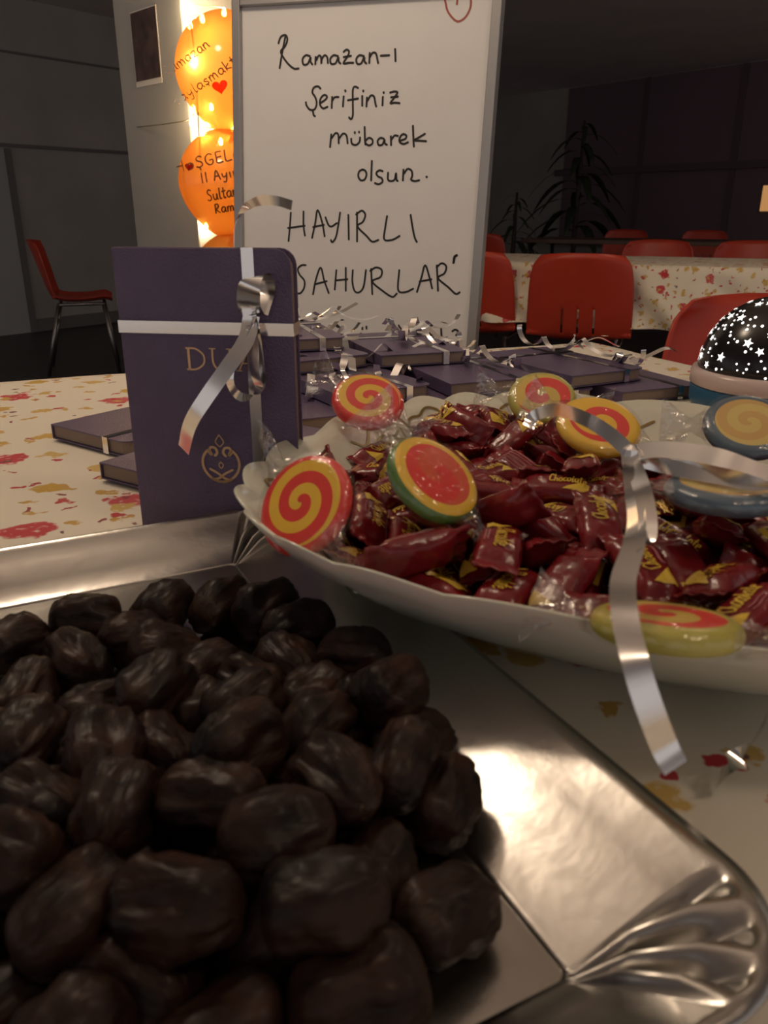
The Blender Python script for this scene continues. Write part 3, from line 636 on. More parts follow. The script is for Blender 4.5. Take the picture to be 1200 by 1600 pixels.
# ------------------------------------------------------------------ prayer books
BW, BL, BT = .111, .180, .014
def book_mesh_parts(t, title=False, ribx=.74, riby=.735, curls=True, seed=0):
    cv = MB(); out = rrect(BW, BL, .010, (1, 1, 0, 0))
    cv.prism(out, 0, .0014); cv.prism(out, BT - .0014, BT)
    cv.box((0, 0, .0012), (.0016, BL, BT - .0012))
    cvo = cv.build('cover', M['purple'], t, bevel=.0004)
    MB().prism([(x * .972 + .0012, y * .976 + .0022) for x, y in out], .0016, BT - .0016).build('page_block', M['pages'], t)
    rb = MB(); e = .0005; wd = .0075
    x0 = BW * ribx; y0 = BL * riby
    rb.ribbon([(x0, -e, -e), (x0, -e, BT / 2), (x0, -e, BT + e), (x0, BL * .5, BT + e), (x0, BL + e, BT + e), (x0, BL + e, BT / 2), (x0, BL + e, -e)], Vector((1, 0, 0)), wd)
    rb.build('ribbon_band', M['silver'], t)
    if riby < .5: return x0, y0
    rb = MB(); rb.ribbon([(-e, y0, -e), (-e, y0, BT / 2), (-e, y0, BT + 2*e), (BW * .5, y0, BT + 2*e), (BW + e, y0, BT + 2*e), (BW + e, y0, BT / 2), (BW + e, y0, -e)], Vector((0, 1, 0)), wd)
    rb.build('ribbon_band', M['silver'], t)
    if title:
        tm = MB(); n = Vector((0, 0, 1)); z = BT + .0004
        def bs(p0, p1, w_): tm.stroke([(p0[0], p0[1], z), (p1[0], p1[1], z)], n, w_)
        # D U A in thin roman capitals
        ox, oy, h = BW * .375, BL * .600, .0132
        bs((ox + .002, oy), (ox + .002, oy + h), .0016)
        tm.stroke([(ox + .0005 + q.x, oy + q.y, z) for q in smooth_path([(0, h, 0), (.006, h * .98, 0), (.0105, h * .75, 0), (.0115, h * .5, 0), (.0105, h * .25, 0), (.006, .0003, 0), (0, 0, 0)], 4)], n, .0011)
        ox2 = ox + .0165
        tm.stroke([(ox2 + q.x, oy + q.y, z) for q in smooth_path([(.001, h, 0), (.001, h * .4, 0), (.003, h * .1, 0), (.0065, 0, 0), (.010, h * .1, 0), (.012, h * .4, 0), (.012, h, 0)], 4)], n, .0012)
        bs((ox2 - .001, oy + h), (ox2 + .003, oy + h), .0006); bs((ox2 + .010, oy + h), (ox2 + .014, oy + h), .0006)
        ox3 = ox2 + .0175
        bs((ox3, oy), (ox3 + .0065, oy + h), .0010); bs((ox3 + .0065, oy + h), (ox3 + .013, oy), .0016); bs((ox3 + .003, oy + h * .35), (ox3 + .010, oy + h * .35), .0008)
        bs((ox3 - .0015, oy), (ox3 + .002, oy), .0006); bs((ox3 + .011, oy), (ox3 + .0145, oy), .0006)
        tm.build('title', M['gold'], cvo)
        em = MB(); cx, cy = BW * .535, BL * .262; k = .0125
        for s in (-1, 1):
            em.stroke([(cx + s * q.x * k, cy + q.y * k, z) for q in smooth_path([(.30, .42, 0), (.16, .60, 0), (.26, .84, 0), (.50, .86, 0), (.60, .64, 0), (.46, .46, 0), (.62, .72, 0), (.90, .42, 0), (.99, 0, 0), (.86, -.45, 0), (.45, -.86, 0), (-.10, -.98, 0), (-.55, -.80, 0)], 4)], n, .0017)
            em.stroke([(cx + s * q.x * k, cy + q.y * k, z) for q in smooth_path([(-.62, -.30, 0), (-.20, -.52, 0), (.15, -.78, 0), (.45, -.86, 0)], 4)], n, .0015)
            em.stroke([(cx + s * q.x * k, cy + q.y * k, z) for q in smooth_path([(0, 1.55, 0), (.22, 1.2, 0), (.10, 1.0, 0), (0, .92, 0)], 4)], n, .0007)
        em.stroke([(cx + q.x * k, cy + q.y * k, z) for q in smooth_path([(0, .10, 0), (.12, -.06, 0), (0, -.24, 0), (-.12, -.06, 0), (0, .10, 0)], 4)], n, .0007)
        em.build('emblem', M['gold'], cvo)
    return x0, y0
def curl_path(rnd, base, out, n=14, r=.012, turns=1.3, length=.05):
    # a springy curl of ribbon that leaves base along out and rolls up
    out = out.normalized(); up = Vector((0, 0, 1)); pts = []; ph = rnd.uniform(-.5, .5)
    for i in range(n):
        s = i / (n - 1); a = ph + turns * 2 * math.pi * s
        rr = r * (.35 + .65 * s)
        pts.append(base + out * (length * s + rr * math.sin(a) * .7) + up * (.004 + rr * (1 - math.cos(a)) * .75))
    return pts
def add_curls(t, x0, y0, seed, n=3, big=1.0):
    rnd = random.Random(seed)
    for k in range(n):
        a = rnd.uniform(0, 2 * math.pi) if k else -2.0; out = Vector((math.cos(a), math.sin(a), 0)); side = Vector((-out.y, out.x, rnd.uniform(-.4, .5)))
        mb = MB(); pts = curl_path(rnd, Vector((x0, y0, BT + .001)), out, 16, rnd.uniform(.009, .020) * big, rnd.uniform(.5, 1.4), rnd.uniform(.04, .10))
        mb.ribbon(pts, side, .0085).build('ribbon_curl', M['silver'], t, smooth=True)
# the standing book
SB = empty('prayer_book', 'standing purple book with gold title and emblem, tied with silver ribbon', 'book', group='purple prayer books')
yw = R(-9)
SM = Matrix.Translation((-.162, .520, TT + .0005)) @ Matrix.Rotation(yw, 4, 'Z') @ Matrix(((1, 0, 0, 0), (0, 0, -1, 0), (0, 1, 0, 0), (0, 0, 0, 1))) @ Matrix.Translation((0, 0, 0))
SB.matrix_world = SM
x0, y0 = book_mesh_parts(SB, True, .765, .742)
SMi = SM.inverted()
fo = SM @ Vector((0, 0, BT)); fnrm = (SM.to_3x3() @ Vector((0, 0, 1))).normalized()
def bk(px, py, off):    # pixel on the cover plane -> local point, lifted off the cover
    p = SMi @ on_plane(px, py, fo, fnrm); return Vector((p.x, p.y, BT + off))
def loc_ribbon(ctrl, wdirs, width, name='ribbon_curl'):
    p = smooth_path([bk(*c_) for c_ in ctrl], 5)
    d = smooth_path(wdirs, 5) if isinstance(wdirs, list) else wdirs
    MB().ribbon(p, d, width).build(name, M['silver'], SB, smooth=True)
loc_ribbon([(398, 492, .003), (400, 472, .014), (406, 446, .020), (412, 430, .017), (416, 432, .009), (414, 452, .003), (404, 486, .002)], [(.97, .2, .05), (.97, .22, .1), (.95, .28, .1), (.95, .28, .1), (.95, .28, .1), (.97, .2, 0), (.97, .2, 0)], .0135, 'bow_loop')
loc_ribbon([(396, 492, .004), (394, 527, .012), (374, 563, .020), (346, 605, .024), (318, 648, .022), (298, 695, .012)], [(.85, -.5, .1), (.85, -.5, .15), (.85, -.5, .2), (.85, -.45, .25), (.9, -.3, .35), (.9, -.2, .5)], .0100, 'bow_tail')
loc_ribbon([(398, 494, .004), (380, 540, .012), (372, 585, .016), (390, 612, .016), (415, 600, .012), (410, 550, .008), (400, 500, .005)], [(.9, .3, .4), (.9, .25, .4), (.9, .1, .5), (.5, .8, .4), (.9, .1, .4), (.9, 0, .4), (.9, 0, .4)], .0075, 'bow_loop')
loc_ribbon([(396, 492, .004), (404, 540, .010), (408, 580, .012), (418, 605, .010), (428, 580, .008)], [(.9, 0, .4), (.9, 0, .3), (.8, .2, .4), (.5, .5, .7), (.4, .1, .8)], .0075, 'bow_tail')
loc_ribbon([(352, 400, -BT - .004), (350, 378, -BT - .004), (356, 350, -BT), (375, 325, -.01), (405, 314, 0), (435, 314, .004), (459, 321, .004)], [(.2, .0, 1), (.2, .0, 1), (.3, .2, 1), (.2, .6, .8), (0, .9, .5), (.1, .9, .45), (.1, .9, .4)], [.005] * 20 + [.006] * 11, 'bow_tail')
MB().lathe([(.001, -.004), (.0045, -.002), (.005, .001), (.003, .005), (.001, .006)], 10, Matrix.Translation((x0, y0, BT + .003))).build('ribbon_knot', M['silver'], SB)
# books lying on the table
def lying(label, x, y, z, ang, title=False, curls=2, seed=0, ribx=.74, riby=.735):
    t = empty('prayer_book', label, 'book', (x, y, z), ang, 'purple prayer books')
    a, b = book_mesh_parts(t, title, ribx, riby)
    if curls: add_curls(t, a, b, seed, curls + 1)
    return t
lying('purple book lying left behind the standing book, ribbon across its corner', -.312, .730, TT + .001, R(-36), True, 0, 1, .74, .12)
lying('purple book lying closest behind the standing book, mostly hidden by it', -.226, .608, TT + .001, R(-33), False, 0, 2, .9, .2)
U = Vector((math.cos(R(24)), math.sin(R(24)))); W_ = Vector((-U.y, U.x)); rnd = random.Random(11); TH = BT + .0016
def pile(i, j, layer, da, label, seed, curls=3):
    curls += 2
    c = Vector((-.085, .845)) + U * (.129 * i) + W_ * (.19 * j); a = R(24 + da)
    o = c - Vector((math.cos(a) * BW / 2 - math.sin(a) * BL / 2, math.sin(a) * BW / 2 + math.cos(a) * BL / 2))
    return lying(label, o.x, o.y, TT + .001 + layer * TH, a, False, curls, seed)
pile(0, 0, 0, 0, 'ribbon-tied purple book at the lower left of the heap, beside the standing book', 21)
pile(1, 0, 0, -1, 'ribbon-tied purple book at the bottom of the heap, second from the left', 22)
pile(2, 0, 0, 1, 'ribbon-tied purple book at the bottom of the heap, second from the right', 23, 2)
pile(3, -.15, 0, -2, 'ribbon-tied purple book at the right end of the heap, by the star lamp', 24, 2)
pile(0, 1, 0, 1, 'ribbon-tied purple book at the bottom of the heap, far left below the whiteboard', 25, 1)
pile(1, 1, 0, 0, 'ribbon-tied purple book at the bottom of the heap below the whiteboard middle', 26, 1)
pile(2, 1, 0, -1, 'ribbon-tied purple book at the bottom of the heap below the whiteboard corner', 27, 2)
pile(.45, .12, 1, 6, 'purple book on the second layer of the heap, its cover shining, left front', 28)
pile(1.55, .10, 1, -3, 'purple book on the second layer of the heap, in the middle front', 29, 4)
pile(2.58, .05, 1, 4, 'purple book on the second layer of the heap, right, pages towards the star lamp', 30, 3)
pile(.5, 1.05, 1, -4, 'purple book on the second layer of the heap, at the back left', 31, 2)
pile(1.6, 1.06, 1, 3, 'purple book on the second layer of the heap, at the back right', 32, 4)
pile(.25, .72, 2, 10, 'purple book on the third layer of the heap, close to the standing book', 33, 3)
pile(1.32, .66, 2, -5, 'purple book on the third layer of the heap, in front of the whiteboard text', 34, 4)
pile(.30, .98, 3, -6, 'topmost purple book of the heap, below the whiteboard', 35, 3)
# ------------------------------------------------------------------ candy bowl
BC = Vector((.140, .428)); BE = Vector((.906, -.423)); BN = Vector((.423, .906)); BA, BB = .208, .187
def bowl_pt(th, f, z, wav):
    c_, s_ = math.cos(th), math.sin(th); ex = 2 / 2.7
    a = math.copysign(abs(c_) ** ex, c_) * BA; b = math.copysign(abs(s_) ** ex, s_) * BB
    sc = wav * (abs(math.sin(th * 13)) - .5)
    k = f * (1 + .019 * sc)
    p = BC + BE * a * k + BN * b * k
    return Vector((p.x, p.y, TT + z + .0042 * sc))
PI_IN = [(0.0, .0245, 0), (.3, .0245, 0), (.60, .0248, 0), (.72, .028, .1), (.80, .034, .3), (.88, .044, .6), (.95, .055, .9), (1.0, .064, 1.0)]
PI_OUT = [(1.004, .0632, 1.0), (.965, .052, .8), (.90, .040, .5), (.81, .026, .3), (.69, .011, .1), (.60, .003, 0), (.56, .0008, 0), (.50, .0008, 0), (.0, .004, 0)]
NB = 208
def bowl_surface(th, s):     # s 0..1 along the inner wall
    x = s * (len(PI_IN) - 1); i = min(int(x), len(PI_IN) - 2); t = x - i
    a, b = PI_IN[i], PI_IN[i + 1]; return bowl_pt(th, a[0] + (b[0] - a[0]) * t, a[1] + (b[1] - a[1]) * t, a[2] + (b[2] - a[2]) * t)
bw = empty('candy_bowl', 'milky white bowl with scalloped rim and gold swirls, heaped with sweets', 'bowl', (BC.x, BC.y, TT))
mb = MB(); PR = PI_IN + PI_OUT; vv = []; ff = []
for (f, z, wv) in PR:
    for k in range(NB): vv.append(bowl_pt(2 * math.pi * k / NB, f, z, wv) - Vector((BC.x, BC.y, TT)))
for i in range(len(PR) - 1):
    for k in range(NB): ff.append((i*NB+k, i*NB+(k+1)%NB, (i+1)*NB+(k+1)%NB, (i+1)*NB+k))
mb.add(vv, ff); mb.build('bowl_body', M['bowl'], bw, smooth=True)
def swirl_on_bowl(th0, flip):
    mb = MB(); inv = Vector((BC.x, BC.y, TT))
    curves = [[(-.16, .80), (-.12, .74), (-.07, .78), (-.02, .86), (.04, .88), (.10, .84), (.16, .86), (.20, .78)], [(-.05, .70), (-.02, .77), (.03, .78), (.08, .74), (.12, .76)], [(.02, .64), (.06, .71), (.11, .70), (.14, .64)], [(-.12, .74), (-.10, .66), (-.06, .66), (-.06, .72)], [(.20, .78), (.18, .70), (.14, .70), (.14, .77)]]
    for cv_ in curves:
        pts = smooth_path([(th0 + flip * a, b, 0) for a, b in cv_], 5); P = []; N = []
        for q in pts:
            p = bowl_surface(q.x, q.y); du = bowl_surface(q.x + .01, q.y) - p; dv = bowl_surface(q.x, min(1, q.y + .02)) - p
            n = du.cross(dv).normalized(); n = n if n.z > 0 else -n
            P.append(p + n * .0006 - inv); N.append(n)
        mb.stroke(P, N, .0022)
    mb.build('gold_swirl', M['bowlgold'], bw)
for k, th in enumerate((1.35, 1.75, 2.12, 2.50, 2.90, 3.35, .95, .55)): swirl_on_bowl(th, 1 if k % 2 else -1)
# ------------------------------------------------------------------ wrapped chocolates
CL, CW, CH = .050, .0105, .0062
def candy_surf(u, v, seed=0):       # u -1..1 along, v -1..1 across, top side
    au = abs(u); bw_ = CW * (1 - .10 * math.exp(-((au - .74) / .08) ** 2)) * (1.0 if au < .95 else .98)
    hh = CH * max(0, 1 - (au / .74) ** 4) ** .55 if au < .74 else 0
    hh = hh * max(0, 1 - v ** 4) ** .6 + .0006
    wr = .0010 * noise.noise(Vector((u * 5 + seed, v * 3, seed * 1.7))) * (1 if au < .9 else .6) + (.0007 * math.sin(v * 22) if au > .76 else 0)
    return Vector((u * CL / 2, v * bw_, hh + wr))
def candy_mesh(seed):
    mb = MB(); nu, nv = 22, 10
    us = [-1 + 2 * i / nu for i in range(nu + 1)]; vs_ = [-1 + 2 * j / nv for j in range(nv + 1)]
    vv = [candy_surf(u, v, seed) for v in vs_ for u in us]; k = len(vv)
    vv += [Vector((p.x, p.y, -p.z * .9 if abs(p.z) > .0015 else p.z - .0006)) for p in vv]
    ff = [(j*(nu+1)+i, j*(nu+1)+i+1, (j+1)*(nu+1)+i+1, (j+1)*(nu+1)+i) for j in range(nv) for i in range(nu)]
    ff += [tuple(q + k for q in f[::-1]) for f in ff]
    for i in range(nu):
        for j in (0, nv):
            a = j*(nu+1)+i; ff.append((a, a + 1, a + 1 + k, a + k))
    for j in range(nv):
        for i in (0, nu):
            a = j*(nu+1)+i; ff.append((a, a + nu + 1, a + nu + 1 + k, a + k))
    mb.add(vv, ff); return mb
def patch(mb, poly, seed, lift=.0004, n=5):      # a printed triangle or quad following the wrapper
    if len(poly) == 3: poly = [poly[0], poly[1], poly[2], poly[2]]
    a, b, c_, d = [Vector((*p, 0)) for p in poly]
    def fn(s, t):
        q = (a * (1-s) + b * s) * (1-t) + (d * (1-s) + c_ * s) * t
        p = candy_surf(q.x, q.y, seed); p.z += lift; return p
    return mb.grid(fn, n, n)
def candy_text(mb, text, u0, v0, size_u, size_v, seed, rot=False):
    ln, tot = glyph_lines(text)
    for s_ in ln:
        pts = []
        for q in smooth_path([(a, b, 0) for a, b in s_], 3):
            u = u0 + q.x / tot * size_u; v = v0 + q.y * size_v
            if rot: u, v = -u, -v
            p = candy_surf(u, v, seed); p.z += .0005; pts.append(p)
        mb.stroke(pts, Vector((0, 0, 1)), .0008)
    return mb
def candy_proto(kind, seed):
    o = candy_mesh(seed).build('wrapped_chocolate', M['wrap'], None, smooth=True)
    if kind == 0:
        patch(MB(), [(-.62, -.75), (-.20, -.70), (-.56, .35)], seed).build('yellow_triangle', M['yellow'], o)
        candy_text(MB(), 'Chocolate', -.30, -.25, .85, .75, seed).build('lettering', M['yellow'], o)
        mb = MB()
        for r in (-.55, -.70): mb.stroke([candy_surf(u, r, seed) + Vector((0, 0, .0004)) for u in (-.1, .05, .2, .35)], Vector((0, 0, 1)), .0007)
        mb.build('small_print', M['pink'], o)
    elif kind == 1:
        patch(MB(), [(-.15, -.8), (.50, -.8), (.50, .8), (-.15, .8)], seed, .0004).build('yellow_frame', M['yellow'], o)
        patch(MB(), [(-.06, -.55), (.41, -.55), (.41, .55), (-.06, .55)], seed, .0007).build('chocolate_picture', M['wrapdark'], o)
    elif kind == 2:
        mb = MB()
        for r in (-.6, -.35, -.1, .15, .4, .62): mb.stroke([candy_surf(-.6 + .11 * q, r, seed) + Vector((0, 0, .0004)) for q in range(12)], Vector((0, 0, 1)), .0005)
        mb.build('small_print', M['pink'], o)
    elif kind == 3:
        mb = MB(); mb.grid(lambda s, t: candy_surf(.76 + .26 * s, -1 + 2 * t, seed) + Vector((0, 0, .0006 + .0012 * math.sin(s * 9 + t * 14))), 8, 12)
        mb.build('gold_foil_end', M['goldwrap'], o, smooth=True)
        patch(MB(), [(.35, -.7), (.66, -.7), (.62, .55)], seed).build('yellow_triangle', M['yellow'], o)
    elif kind == 4:
        patch(MB(), [(-.7, -.2), (-.7, .8), (-.15, .75)], seed).build('yellow_triangle', M['yellow'], o)
        candy_text(MB(), 'Chocolate', -.15, -.2, .8, .7, seed, True).build('lettering', M['yellow'], o)
    return o
KN = ['yellow triangle and yellow lettering', 'yellow framed picture', 'rows of fine print', 'gold foil end', 'yellow lettering upside down']
PROTO = {}
